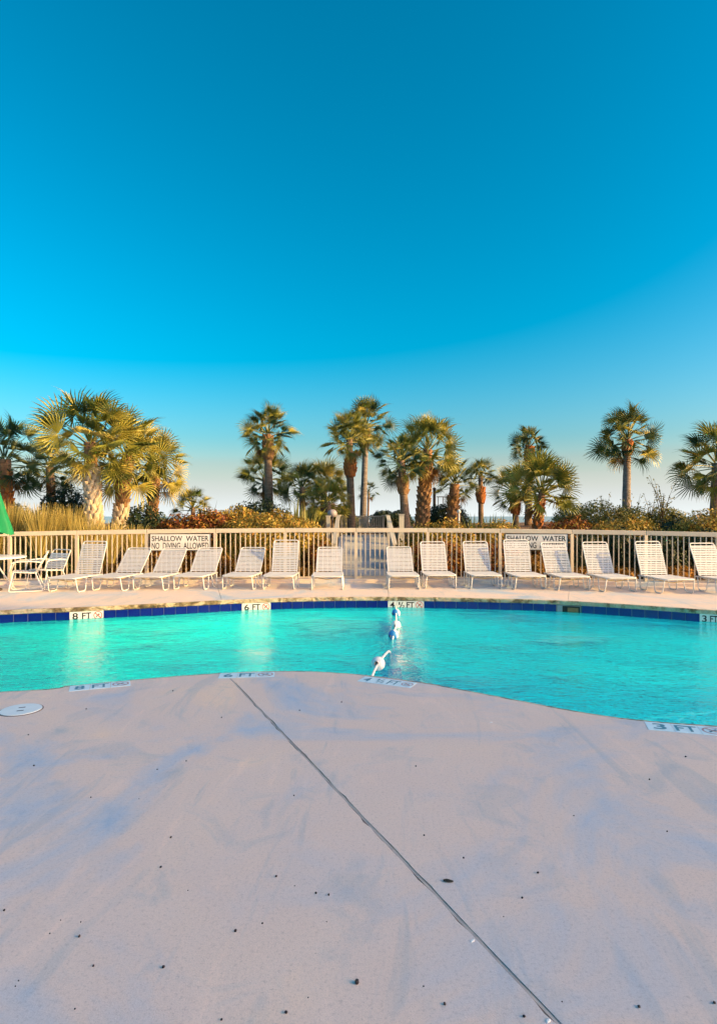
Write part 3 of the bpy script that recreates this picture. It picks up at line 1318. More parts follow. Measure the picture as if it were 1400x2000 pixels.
def make_chaise():
    root = empty('chaise_longue')
    # local: hinge at origin, foot towards -Y
    hw = SWD / 2
    mb = MB()
    mb.tube(arc_pts([(-hw, .06, SZ), (-hw, -SLEN, SZ + .005), (hw, -SLEN, SZ + .005), (hw, .06, SZ)], .07, 5), .0155, 8)
    mb.tube([(-hw, 0, SZ), (hw, 0, SZ)], .013, 6)
    sf = mb.build('seat_frame', M['white'], root, True)
    st = MB()
    for k in range(5):
        st.v += [(-hw - .016, -.018, 0), (hw + .016, -.018, 0), (hw + .016, .018, 0), (-hw - .016, .018, 0)] if False else []
    st.box((0, 0, 0), (SWD + .036, .040, .006))
    sm = st.mesh('strap', M['strap'])
    ns = 17
    for k in range(ns):
        y = -.05 - (SLEN - .12) * k / (ns - 1)
        link('strap', sm, sf, (0, y, SZ + .0185 + random.uniform(-.002, .001)), (random.gauss(0, .02), 0, random.gauss(0, .004)))
    for sx in (-1, 1):
        for y0, y1 in ((-.06, -.30), (-.62, -.88)):
            x0, x1 = sx * hw, sx * (hw + .015)
            yo = .0 if y0 > -.3 else -.0
            leg = arc_pts([(x0, y0 + .07, SZ - .012), (x1, y0 + .01, .012), (x1, y1 - .01 + .02, .012), (x0, y1 - .05, SZ - .012)], .055, 4)
            MB().tube(leg, .0125, 7).build('leg', M['white'], root, True)
    for y in (-.70, -.16):
        MB().tube([(-hw + .01, y, SZ - .02), (-hw * .55, y, SZ - .06), (0, y, SZ - .085), (hw * .55, y, SZ - .06), (hw - .01, y, SZ - .02)], .010, 6).build('brace', M['brass'] if y < -.5 else M['white'], root, True)
    back = link('backrest', None, root, (0, 0, SZ + .012)) if False else None
    bw = BWD / 2
    mb = MB()
    mb.tube(arc_pts([(-bw, 0, 0), (-bw, 0, BLEN), (bw, 0, BLEN), (bw, 0, 0)], .06, 6), .0155, 8)
    mb.tube([(-bw, .02, BLEN * .45), (bw, .02, BLEN * .45)], .010, 6)
    bk = mb.build('backrest', M['white'], root, True, (0, 0, SZ + .014))
    bs = MB().box((0, 0, 0), (BWD + .034, .006, .027)).mesh('strap', M['strap'])
    nb_ = 17
    for k in range(nb_):
        z = .03 + (BLEN - .11) * k / (nb_ - 1)
        link('strap', bs, bk, (0, -.0185 + random.uniform(-.002, .003), z), (random.gauss(0, .04), random.gauss(0, .004), 0))
    return root, bk


# hinge-left px, hinge-right px, hinge distance, visible rise px, yaw
chairs = [
    (147, 197, 13.75, 62, -9, 'high backed white strap chaise at the left end of the row, beside the dining chairs'),
    (225, 277, 13.95, 46, -8, 'low reclined white chaise standing just left of the left warning sign'),
    (298, 349, 14.05, 45, -6, 'low reclined white chaise covering the lower left of the left warning sign'),
    (371, 422, 14.15, 45, -5, 'low reclined white chaise under the word ALLOWED of the left sign'),
    (459, 509, 14.2, 45, -4, 'low reclined white chaise first to the right of the left warning sign'),
    (531, 581, 14.2, 61, -2, 'tall white chaise standing between two low reclined ones left of the boardwalk'),
    (618, 667, 14.15, 46, 0, 'low reclined white chaise at the left side of the boardwalk ramp'),
    (757, 807, 14.25, 46, 1, 'low reclined white chaise at the right side of the boardwalk ramp'),
    (824, 873, 14.4, 56, 2, 'tall white chaise next to the low one on the right of the boardwalk'),
    (908, 958, 14.35, 57, 1, 'tall white chaise just left of the right warning sign, in front of dark hedge'),
    (987, 1037, 14.2, 62, 2, 'tall white chaise hiding the left half of the right warning sign'),
    (1065, 1116, 14.05, 57, 3, 'white chaise hiding the lower right part of the right warning sign'),
    (1147, 1199, 13.8, 60, 4, 'white chaise first to the right of the right warning sign'),
    (1250, 1302, 13.5, 64, 5, 'white chaise second to the right of the right warning sign'),
    (1363, 1415, 13.3, 62, 6, 'white chaise cut off by the right edge of the photo'),
]
proto, proto_back = make_chaise()
note_kids(proto)
for i, (xa, xb, Yh, rise, yaw, lb) in enumerate(chairs):
    if i == 0:
        c = proto
        bk = proto_back
    else:
        c = copy_tree(proto)
        bk = [k for k in c.children if k.name.split('.')[0] == 'backrest'][0]
    c.location = (px((xa + xb) / 2, Yh), Yh, 0)
    c.rotation_euler = (0, 0, R(yaw))
    sina = min(.985, rise * Yh / F / BLEN)
    bk.rotation_euler = (-(math.pi / 2 - math.asin(sina)), 0, 0)
    tag(c, lb, 'chaise longue', 'white chaises lined up along the fence')


# ------------------------------------------------------------------ dining chairs, table, umbrella
def make_armchair():
    root = empty('strap_armchair')       # faces -Y
    hw, sh = .26, .42
    mb = MB()
    mb.tube(arc_pts([(-hw, .22, sh - .02), (-hw, -.24, sh + .01), (hw, -.24, sh + .01), (hw, .22, sh - .02)], .05, 4), .013, 7)
    sf = mb.build('seat_frame', M['white'], root, True)
    sm = MB().box((0, 0, 0), (hw * 2 + .03, .045, .006)).mesh('strap', M['strap'])
    for k in range(8):
        link('strap', sm, sf, (0, -.21 + .058 * k, sh + .012 - .003 * k))
    mb = MB()
    mb.tube(arc_pts([(-hw, .20, sh - .02), (-hw, .42, sh + .42), (hw, .42, sh + .42), (hw, .20, sh - .02)], .06, 5), .013, 7)
    bf = mb.build('backrest', M['white'], root, True)
    bmn = MB().box((0, 0, 0), (hw * 2 + .03, .006, .042)).mesh('strap', M['strap'])
    for k in range(7):
        t = .12 + .11 * k
        link('strap', bmn, bf, (0, .20 + .22 * t - .016, sh - .02 + .44 * t), (R(-26), 0, 0))
    for s in (-1, 1):
        arm = arc_pts([(s * hw, .32, sh + .20), (s * (hw + .03), .10, sh + .23), (s * (hw + .03), -.24, sh + .22), (s * (hw + .02), -.30, sh + .02)], .06, 4)
        MB().tube(arm, .014, 7).build('armrest', M['white'], root, True)
        MB().tube(arc_pts([(s * hw, -.22, sh), (s * (hw + .01), -.31, .02), (s * (hw + .01), .34, .02), (s * hw, .19, sh - .02)], .05, 4), .013, 7).build('leg', M['white'], root, True)
    return root


ac = make_armchair()
note_kids(ac)
ac2 = copy_tree(ac)
ac.location = (px(52, 13.1), 13.1, 0)
ac.rotation_euler = (0, 0, R(-66))
tag(ac, 'white strap armchair in front, facing the table under the green umbrella', 'chair', 'white strap armchairs by the table')
ac2.location = (px(92, 13.55), 13.55, 0)
ac2.rotation_euler = (0, 0, R(-22))
tag(ac2, 'white strap armchair behind the front one, backrest towards the leftmost chaise', 'chair', 'white strap armchairs by the table')

TX, TY = px(-22, 13.15), 13.15
t = empty('patio_table', (TX, TY, 0))
tag(t, 'round white patio table cut by the left edge, green umbrella through it', 'table')
MB().lathe([(.03, .735), (.70, .735), (.725, .728), (.73, .715), (.725, .70), (.70, .695), (.03, .695)], 40).build('tabletop', M['table'], t, True)
for k in range(4):
    a = R(25 + 90 * k)
    MB().tube(arc_pts([(.10 * math.cos(a), .10 * math.sin(a), .69), (.25 * math.cos(a), .25 * math.sin(a), .40), (.50 * math.cos(a), .50 * math.sin(a), .012)], .12, 4), .016, 7).build('leg', M['white'], t, True)
u = empty('patio_umbrella', (TX, TY, 0))
tag(u, 'closed dark green patio umbrella at the left edge of the photo', 'umbrella')
MB().tube([(0, 0, .02), (0, 0, 2.95)], .019, 8).build('pole', M['white'], u, True)
MB().lathe([(.02, .09), (.2, .07), (.26, .03), (.26, 0), (.02, 0)], 24).build('base', M['post'], u, True)
mb = MB()
nz_ = 14
seg = 48
for i in range(nz_ + 1):
    t_ = i / nz_
    z = 2.85 - 1.62 * t_
    r = .035 + .36 * t_ ** 1.15
    for k in range(seg):
        a = 2 * math.pi * k / seg
        f = 1 + .26 * math.cos(8 * a + .5 * math.sin(3 * t_)) * min(1, t_ * 2) + .05 * math.cos(17 * a)
        zz = z - (.04 * math.cos(8 * a) if i == nz_ else 0)
        mb.v.append((r * f * math.cos(a), r * f * math.sin(a), zz))
for i in range(nz_):
    for k in range(seg):
        mb.f.append((i * seg + k, (i + 1) * seg + k, (i + 1) * seg + (k + 1) % seg, i * seg + (k + 1) % seg))
mb.build('canopy', M['green_canvas'], u, True)
MB().lathe([(.0, 3.03), (.03, 3.0), (.035, 2.95), (.02, 2.9)], 12).build('finial', M['white'], u, True)

# ------------------------------------------------------------------ boardwalk up to the dune
ramp_y0, ramp_y1 = 15.35, 19.2
bw0, bw1 = px(663, 15.4), px(760, 15.4)
bc, bwid = (bw0 + bw1) / 2, bw1 - bw0
walk = empty('boardwalk', (bc, ramp_y0, 0))
tag(walk, 'weathered grey boardwalk climbing from the fence to the dune', 'boardwalk')
WO = Vector((bc, ramp_y0, 0))


def ramp_z(Y):
    return .10 + .80 * min(1, (Y - ramp_y0) / (ramp_y1 - ramp_y0))


npl = 27
plank = MB().box((0, 0, 0), (bwid + .25, .138, .036)).mesh('plank', M['wood'])
sl = math.atan2(.80, ramp_y1 - ramp_y0)
for k in range(npl):
    Y = ramp_y0 + .07 + k * .145
    o = link('plank', plank, walk, Vector((bc + random.gauss(0, .006), Y, ramp_z(Y) + random.uniform(-.003, .003))) - WO, (sl, 0, random.gauss(0, .004)))
for k in range(25):
    Y = ramp_y1 + .13 + k * .145
    link('plank', plank, walk, Vector((bc + random.gauss(0, .006), Y, .905 + random.uniform(-.003, .003))) - WO, (0, 0, random.gauss(0, .004)))
for s in (-1, 1):
    mb = MB()
    mb.bar(Vector((bc + s * (bwid / 2 + .08), ramp_y0 + .02, .02)) - WO, Vector((bc + s * (bwid / 2 + .08), ramp_y1, .80)) - WO, .05, .14)
    mb.bar(Vector((bc + s * (bwid / 2 + .08), ramp_y1, .81)) - WO, Vector((bc + s * (bwid / 2 + .08), ramp_y1 + 3.6, .81)) - WO, .05, .14)
    mb.build('stringer', M['wood'], walk)

rails = empty('boardwalk_railing', (bc, ramp_y1, 0))
tag(rails, 'pale wooden railing with balusters round the top of the boardwalk', 'railing')
RO = Vector((bc, ramp_y1, 0))
yb_ = ramp_y1 + 3.7
for s in (-1, 1):
    X = bc + s * (bwid / 2 + .16)
    for Y in (ramp_y0 + .5, (ramp_y0 + ramp_y1) / 2 + .2, ramp_y1 + .1, yb_):
        zt = ramp_z(Y) + (.66 if Y < ramp_y1 else .72)
        MB().box(Vector((X, Y, zt / 2)) - RO, (.07, .07, zt)).build('post', M['wood_warm'], rails)
    MB().bar(Vector((X, ramp_y0 + .42, ramp_z(ramp_y0 + .42) + .69)) - RO, Vector((X, ramp_y1 + .1, .90 + .69)) - RO, .12, .04).build('handrail', M['wood_warm'], rails)
    MB().bar(Vector((X, ramp_y0 + .42, ramp_z(ramp_y0 + .42) + .34)) - RO, Vector((X, ramp_y1 + .1, .90 + .34)) - RO, .035, .09).build('handrail', M['wood_warm'], rails)
    MB().bar(Vector((X, ramp_y1 + .17, .90 + .72)) - RO, Vector((X, yb_, .90 + .72)) - RO, .12, .04).build('handrail', M['wood_warm'], rails)
bal = MB().box((0, 0, .29), (.032, .032, .58)).mesh('baluster', M['wood_warm'])
xl, xr = bc - bwid / 2 - .16, bc + bwid / 2 + .16
MB().bar(Vector((xl + .05, yb_, .90 + .69)) - RO, Vector((xr - .05, yb_, .90 + .69)) - RO, .12, .045).build('handrail', M['wood_warm'], rails)
MB().bar(Vector((xl + .05, yb_, .90 + .10)) - RO, Vector((xr - .05, yb_, .90 + .10)) - RO, .05, .07).build('handrail', M['wood_warm'], rails)
nb2 = 22
for k in range(1, nb2):
    link('baluster', bal, rails, Vector((xl + (xr - xl) * k / nb2, yb_, 1.0)) - RO)
MB().box(Vector((bc - .1, yb_, .80)) - RO, (.10, .10, 1.62)).build('post', M['wood_warm'], rails)
# side landings: two stubby gate posts with short rails
for i, (xp, yp, Y, w, lb) in enumerate(((784, 1006, 18.3, .14, 'thick cream post right of the boardwalk, beside a palm trunk'), (641, 1009, 18.6, .11, 'brown topped cream post left of the boardwalk, under the white globe'))):
    p = at(xp, yp, Y)
    b = bed_z(p.x, Y) - .1
    o = empty('timber_post', (p.x, Y, b))
    tag(o, lb, 'post', 'posts beside the boardwalk')
    h = p.z - b
    MB().box((0, 0, h / 2), (w, w, h)).build('shaft', M['wood_warm'], o)
    MB().box((0, 0, h + .016), (w + .04, w + .04, .03)).build('cap', M['wood_warm'], o)
p = at(649, 1003, 18.9)
gz = bed_z(p.x, 18.9)
o = empty('globe_lamp', (p.x, 18.9, gz))
tag(o, 'round white globe lamp behind the post left of the boardwalk', 'lamp')
MB().tube([(0, 0, 0), (0, 0, p.z - gz - .1)], .03, 8).build('pole', M['post'], o, True)
mb = MB().lathe([(.15 * math.cos(a), .13 * math.sin(a)) for a in [R(-85 + 170 * k / 10) for k in range(11)]], 18, (0, 0, p.z - gz))
mb.build('globe', M['globe'], o, True)
p = at(896, 1001, 17.4)
gz = bed_z(p.x, 17.4)
o = empty('path_light', (p.x, 17.4, gz))
tag(o, 'small white path light in the hedge by a dark palm trunk', 'lamp')
MB().tube([(0, 0, 0), (0, 0, p.z - gz)], .022, 6).build('stake', M['white'], o, True)
MB().lathe([(.0, .10), (.045, .06), (.06, .0), (.02, -.02)], 10, (0, 0, p.z - gz)).build('lamp_head', M['white'], o, True)
# post and rail far out on the dune
p = at(848, 956, 27)
gz = bed_z(p.x, 27)
o = empty('dune_post', (p.x, 27, gz))
tag(o, 'dark upright post on the dune behind the booted palm', 'post')
MB().tube([(0, 0, 0), (0, 0, p.z - gz)], .065, 8).build('shaft', M['post'], o, True)
MB().lathe([(0, .1), (.08, .06), (.08, 0), (.0, 0)], 8, (0, 0, p.z - gz)).build('cap', M['post'], o, True)
o = empty('dune_railing', (px(870, 29), 29, bed_z(px(870, 29), 29)))
tag(o, 'thin grey railing far out on the dune right of the dark post', 'railing')
for k in range(6):
    xx = -.35 + .22 * k
    MB().bar((xx, 0, 0), (xx, 0, 1.38), .03, .03).build('baluster', M['post'], o)
for z in (1.38, .75):
    MB().bar((-.42, 0, z), (.85, 0, z), .04, .04).build('rail', M['post'], o)


# ------------------------------------------------------------------ palms
def frond_mesh(seed, stalk, rad, mat_, droop=.35, span=118, nseg=20):
    """costapalmate fan: stalk along +X, fan in XY, upper side +Z"""
    rg = random.Random(seed)
    V, Fc = [], []
    # stalk: thin three-sided bar
    w = .016
    pts = [(0, 0, 0), (stalk * .5, 0, stalk * .03), (stalk, 0, -stalk * .02)]
    for i, p in enumerate(pts):
        k = w * (1.3 - .4 * i)
        V += [(p[0], k, p[2]), (p[0], -k, p[2]), (p[0], 0, p[2] - k * 1.1)]
    for i in range(2):
        a, b = i * 3, i * 3 + 3
        for j in range(3):
            Fc.append((a + j, a + (j + 1) % 3, b + (j + 1) % 3, b + j))

    def P(a, r):
        x = r * math.cos(a)
        y = r * math.sin(a)
        z = abs(y) * .30 - droop * (r / rad) ** 2 * rad * (.55 + .45 * max(0, math.cos(a)))
        return x + stalk, y, z - stalk * .02

    da = R(span) * 2 / nseg
    for k in range(nseg):
        a = -R(span) + da * (k + .5)
        L = rad * (.72 + .28 * math.cos(a * .6)) * rg.uniform(.88, 1.06)
        aj = a + rg.gauss(0, .025)
        fus = .33 * L
        n = len(V)
        i0, i1 = P(a - da * .5, rad * .03), P(a + da * .5, rad * .03)
        m0, m1 = P(a - da * .43, fus), P(a + da * .43, fus)
        mc = P(a, fus)
        q0, q1 = P(aj - da * .15, L * .74), P(aj + da * .15, L * .74)
        tip = P(aj + rg.gauss(0, .03), L)
        tip = (tip[0], tip[1], tip[2] - rg.uniform(.02, .16) * rad)
        V += [i0, i1, m0, m1, (mc[0], mc[1], mc[2] - .055 * rad), q0, q1, tip]
        Fc += [(n, n + 2, n + 4), (n, n + 4, n + 1), (n + 1, n + 4, n + 3), (n + 2, n + 5, n + 4), (n + 4, n + 5, n + 6), (n + 4, n + 6, n + 3), (n + 5, n + 7, n + 6)]
    me = bpy.data.meshes.new('frond')
    me.from_pydata(V, [], Fc)
    me.materials.append(mat_)
    me.update()
    return me


FR = {}


def frond_set(key, mat_, stalk, rad):
    if key not in FR:
        FR[key] = [frond_mesh(100 + i + hash(key) % 7 if False else 100 + i, stalk * q, rad * rr_, mat_, dr, sp)
                   for i, (q, rr_, dr, sp) in enumerate([(1, 1, .25, 118), (.9, 1.05, .40, 122), (1.05, .92, .55, 112), (.8, .95, .32, 120), (1.1, 1.0, .48, 105)])]
    return FR[key]


PALM_N = [0]


def palm(xc, yc, rpx, Y, trunk_px, xb, label, mats=('frond',), n=28, bark='trunk', boots=None, skirt=None, lo=-42, seed=0, lean=0, dry=3, group='sabal palms behind the fence', name='sabal_palm', thin_top=.85):
    PALM_N[0] += 1
    rg = random.Random(seed * 31 + PALM_N[0])
    C = at(xc, yc, Y)
    Bx = px(xb, Y)
    gz = bed_z(Bx, Y) - .05
    root = empty(name, (Bx, Y, gz))
    tag(root, label, 'palm tree', group)
    O = Vector((Bx, Y, gz))
    Rc = rpx * Y / F
    tr = trunk_px * Y / F / 2
    top = C - Vector((0, 0, Rc * .12)) - O
    # trunk
    hgt = top.z
    K = 12
    pts, rad = [], []
    for k in range(K + 1):
        t_ = k / K
        bend = math.sin(t_ * math.pi) * .04 * hgt * lean
        pts.append(Vector((top.x * t_ + bend, 0, hgt * t_)))
        rad.append(tr * (1.12 - (1.12 - thin_top) * t_) * (1 + rg.uniform(-.04, .04)) * (1.15 if k == 0 else 1))
    MB().tube(pts, rad, 12).build('trunk', M[bark], root, True)
    # leaf bases on the trunk
    def boot_positions(z0_, z1_, dz):
        z = z0_
        k = 0
        while z < z1_:
            a = k * 2.39996
            t_ = min(1, z / hgt)
            p = Vector((top.x * t_ + math.sin(t_ * math.pi) * .04 * hgt * lean, 0, z))
            rr_ = tr * (1.12 - (1.12 - thin_top) * t_)
            yield p, a, rr_, t_
            z += dz
            k += 1
    def boot_geo(mb, L, w):
        mb.v += [(-.01, -w * .6, -L * .5), (-.01, w * .6, -L * .5), (.05 + L * .16, -w * .42, L * .5), (.05 + L * .16, w * .42, L * .5),
                 (.012, -w * .5, L * .45), (.012, w * .5, L * .45), (.045, 0, -L * .3)]
        n0 = len(mb.v) - 7
        for q in ((0, 6, 2), (6, 3, 2), (0, 1, 6), (1, 3, 6), (2, 3, 5, 4), (0, 2, 4), (1, 5, 3)):
            mb.f.append(tuple(n0 + i for i in q))
    if boots:
        bm_, frac0, frac1, L, dz, individual = boots
        me = None
        if individual:
            mb = MB()
            boot_geo(mb, L, L * .52)
            me = mb.mesh('leaf_base', M[bm_])
        joined = MB()
        for p, a, rr_, t_ in boot_positions(hgt * frac0, hgt * frac1, dz):
            s = rg.uniform(.8, 1.2)
            rot = Matrix.Rotation(a, 3, 'Z')
            base = p + rot @ Vector((rr_ * .93, 0, 0))
            if individual:
                o = link('leaf_base', me, root, base, (rg.gauss(0, .12), rg.gauss(0, .10), a))
                o.scale = (s, s, s)
            else:
                mb = MB()
                boot_geo(mb, L * s, L * .52 * s)
                n0 = len(joined.v)
                rr2 = rot @ Matrix.Rotation(rg.gauss(0, .1), 3, 'X')
                joined.v += [tuple(base + rr2 @ Vector(v)) for v in mb.v]
                joined.f += [tuple(n0 + i for i in f) for f in mb.f]
        if not individual:
            tag(joined.build('leaf_bases', M[bm_], root), kind='stuff')
    if skirt:
        sm, f0, f1, bulge = skirt
        joined = MB()
        L = .26
        for p, a, rr_, t_ in boot_positions(hgt * f0, hgt * f1, (f1 - f0) * hgt / 46):
            tt = (p.z / hgt - f0) / (f1 - f0)
            rad_ = rr_ * (1 + (bulge - 1) * math.sin(math.pi * min(1, .2 + .7 * tt)))
            rot = Matrix.Rotation(a, 3, 'Z') @ Matrix.Rotation(rg.gauss(-.05, .12), 3, 'Y')
            base = p + rot @ Vector((rad_ * .85, 0, 0))
            mb = MB()
            s = rg.uniform(.7, 1.2)
            boot_geo(mb, L * s, L * .5 * s)
            n0 = len(joined.v)
            joined.v += [tuple(base + rot @ Vector(v)) for v in mb.v]
            joined.f += [tuple(n0 + i for i in f) for f in mb.f]
        tt = [hgt * (f0 + (f1 - f0) * k / 6) for k in range(7)]
        joined.tube([Vector((top.x * z / hgt + math.sin(z / hgt * math.pi) * .04 * hgt * lean, 0, z)) for z in tt],
                    [tr * (1 + (bulge - 1) * .8 * math.sin(math.pi * (.15 + .7 * k / 6))) for k in range(7)], 10)
        tag(joined.build('leaf_bases', M[sm], root), kind='stuff')
    # crown
    sets = [frond_set((m_, round(Rc, 1)), M[m_], round(Rc, 1) * .60, round(Rc, 1) * .50) for m_ in mats]
    dryset = frond_set(('dry', round(Rc, 1)), M['frond_dry'], round(Rc, 1) * .42, round(Rc, 1) * .5)
    topv = C - Vector((0, 0, Rc * .10)) - O
    n = round(n * 1.45)
    for k in range(n):
        t_ = (k + .5) / n
        el = R(82) - (R(82) - R(lo)) * t_ ** .95 + rg.gauss(0, R(6))
        az = k * 2.39996 + rg.gauss(0, .2)
        isdry = k >= n - dry
        me = rg.choice(dryset if isdry else rg.choice(sets))
        if isdry:
            el = R(rg.uniform(-75, -40))
        d = Vector((math.cos(az) * math.cos(el), math.sin(az) * math.cos(el), math.sin(el)))
        yv = Vector((-math.sin(az), math.cos(az), 0))
        roll = rg.gauss(0, .85)
        zv = d.cross(yv)
        yv2 = yv * math.cos(roll) + zv * math.sin(roll)
        zv2 = d.cross(yv2)
        m = Matrix((d, yv2, zv2)).transposed()
        o = link('frond', me, root)
        s = rg.uniform(.85, 1.12) * (1.0 if el > R(-20) else .92)
        o.rotation_euler = m.to_euler()
        o.location = topv + d * tr * .5 - Vector((0, 0, t_ * Rc * .22))
        o.scale = (s, s, s)
    return root


B3 = ('boot', .12, .80, .24, .020, True)
palm(10, 888, 78, 18.5, 26, 14, 'dark palm with orange leaf bases at the far left, behind the green umbrella', ('frond_dark',), 26, 'trunk_red', ('boot_orange', .2, .85, .2, .03, False), lo=-50, dry=1)
palm(98, 905, 58, 20.5, 18, 106, 'low shaded palm crown between the far left palm and the white booted palm', ('frond_dark', 'frond'), 22, 'trunk', None, lo=-60, dry=2)
palm(176, 852, 100, 17.2, 27, 190, 'large leafy palm with white criss-cross booted trunk at left', ('frond',), 34, 'trunk_red', B3, lo=-38, seed=3, dry=1)
palm(248, 878, 86, 17.8, 22, 226, 'palm with rusty booted trunk just right of the white booted one', ('frond',), 30, 'trunk_red', ('boot', .08, .55, .22, .022, True), skirt=('boot_brown', .50, .95, 1.15), lo=-55, seed=4, dry=1)
palm(304, 900, 70, 19.2, 19, 291, 'short palm with fibrous brown trunk at the right of the left cluster', ('frond',), 26, 'trunk', ('boot_brown', .3, .9, .2, .03, False), lo=-60, seed=5, dry=1)
palm(377, 985, 42, 21, 10, 378, 'small bushy palmetto above the red hedge at left', ('frond_dark', 'frond'), 14, 'trunk', lo=-5, seed=6, dry=0)
palm(523, 842, 52, 22.5, 16, 527, 'tall slender palm with round crown, alone left of centre', ('frond_dark', 'frond'), 30, 'trunk', None, skirt=('boot_brown', .78, .97, 1.3), lo=-45, seed=7, dry=3)
palm(518, 926, 54, 25, 14, 520, 'short palm behind the slender one, crown at half its height', ('frond', 'frond_dark'), 26, 'trunk', lo=-40, seed=8, dry=2)
palm(590, 945, 50, 22, 12, 592, 'leftmost of the three bushy palmettos left of the boardwalk', ('frond', 'frond_dark'), 22, 'trunk', lo=-30, seed=9, dry=1)
palm(632, 944, 54, 23.5, 14, 634, 'tallest and hindmost of the three bushy palmettos left of the boardwalk', ('frond',), 24, 'trunk', lo=-30, seed=10, dry=2)
palm(640, 975, 48, 20.5, 14, 652, 'lowest of the three bushy palmettos, beside the thick brown palm trunk', ('frond',), 22, 'trunk', lo=-30, seed=11, dry=2)
palm(682, 850, 52, 22, 15, 687, 'tall palm with a bright orange collar of leaf bases, left of the grey one', ('frond',), 28, 'trunk', None, skirt=('boot_orange', .66, .80, 1.5), lo=-40, seed=12, dry=2)
palm(715, 822, 56, 26, 12, 708, 'tallest slim grey trunked palm behind the orange collared one', ('frond', 'frond_dark'), 30, 'trunk_grey', None, skirt=('boot_brown', .80, .95, 1.25), lo=-55, seed=13, dry=3)
palm(720, 958, 24, 31, 4, 718, 'tiny thin palm far behind the boardwalk', ('frond_dark',), 10, 'trunk', lo=-50, seed=14, dry=1)
palm(783, 893, 55, 20, 17, 797, 'palm with smooth amber trunk right of the boardwalk', ('frond_dark', 'frond'), 28, 'trunk', None, skirt=('boot_brown', .68, .80, 1.15), lo=-55, seed=15, dry=2)
palm(835, 870, 68, 21, 22, 820, 'palm with thick bristly booted trunk right of the amber trunked one', ('frond',), 32, 'trunk_red', ('boot_brown', .05, .88, .2, .022, True), lo=-48, seed=16, dry=2)
palm(888, 940, 42, 22, 22, 891, 'dark low palm leaning beside the booted palm', ('frond_dark', 'frond'), 24, 'trunk_red', ('boot_brown', .1, .8, .18, .03, False), lo=-20, seed=17, dry=2, lean=-1)
palm(938, 925, 34, 25, 10, 939, 'small palm with rusty bulb of leaf bases, right of the dark low palm', ('frond', 'frond_dark'), 20, 'trunk', None, skirt=('boot_orange', .56, .76, 1.6), lo=-25, seed=18, dry=1)
palm(1033, 865, 42, 27, 13, 1031, 'small crowned palm rising behind the broad low palm at right', ('frond', 'frond_dark'), 26, 'trunk', None, skirt=('boot_orange', .80, .96, 1.5), lo=-32, seed=19, dry=1)
palm(1058, 950, 76, 19, 15, 1040, 'broad low palm with amber trunk in front of the right sign', ('frond',), 30, 'trunk_red', ('boot_orange', .25, .85, .18, .03, False), lo=-25, seed=20, dry=1)
palm(1003, 953, 48, 22, 12, 1010, 'low dark palm merging with the left side of the broad low palm', ('frond_dark', 'frond'), 24, 'trunk', None, skirt=('boot_orange', .62, .82, 1.4), lo=-40, seed=21, dry=1)
palm(1225, 848, 63, 25, 15, 1221, 'lone tall palm with bare grey trunk at right', ('frond', 'frond_dark'), 30, 'trunk_grey', None, skirt=('boot_orange', .84, .95, 1.4), lo=-38, seed=22, dry=1)
palm(1398, 895, 78, 20, 18, 1392, 'broad palm cut off by the right edge of the photo', ('frond', 'frond_dark'), 32, 'trunk', lo=-55, seed=23, dry=2)


# ------------------------------------------------------------------ shrubs
def leaf_cloud(rs, n, c, rad, size, shell=.55, flat=.0):
    """n small diamond leaves through an ellipsoid's outer shell"""
    d = rs.normal(size=(n, 3))
    d[:, 2] = np.abs(d[:, 2]) * 1.0 - .35
    d /= np.linalg.norm(d, axis=1)[:, None]
    lump = 1 + .09 * np.sin(d[:, 0] * 7 + c[0] * 3) * np.cos(d[:, 2] * 6 + c[1]) + .06 * np.sin(d[:, 1] * 9 + d[:, 0] * 13)
    r = (shell + (1 - shell) * rs.random(n) ** .6) * lump
    P = d * r[:, None] * np.array(rad) + np.array(c)
    nrm = d + rs.normal(0, .45, (n, 3))
    nrm /= np.linalg.norm(nrm, axis=1)[:, None]
    u = np.cross(nrm, rs.normal(size=(n, 3)))
    u /= np.linalg.norm(u, axis=1)[:, None] + 1e-9
    w = np.cross(nrm, u)
    s = size * rs.uniform(.6, 1.35, n)[:, None]
    V = np.stack([P - u * s, P - w * s * .45 + nrm * s * .12, P + u * s, P + w * s * .45 + nrm * s * .12], 1).reshape(-1, 3)
    return V


SHRUB = [0]


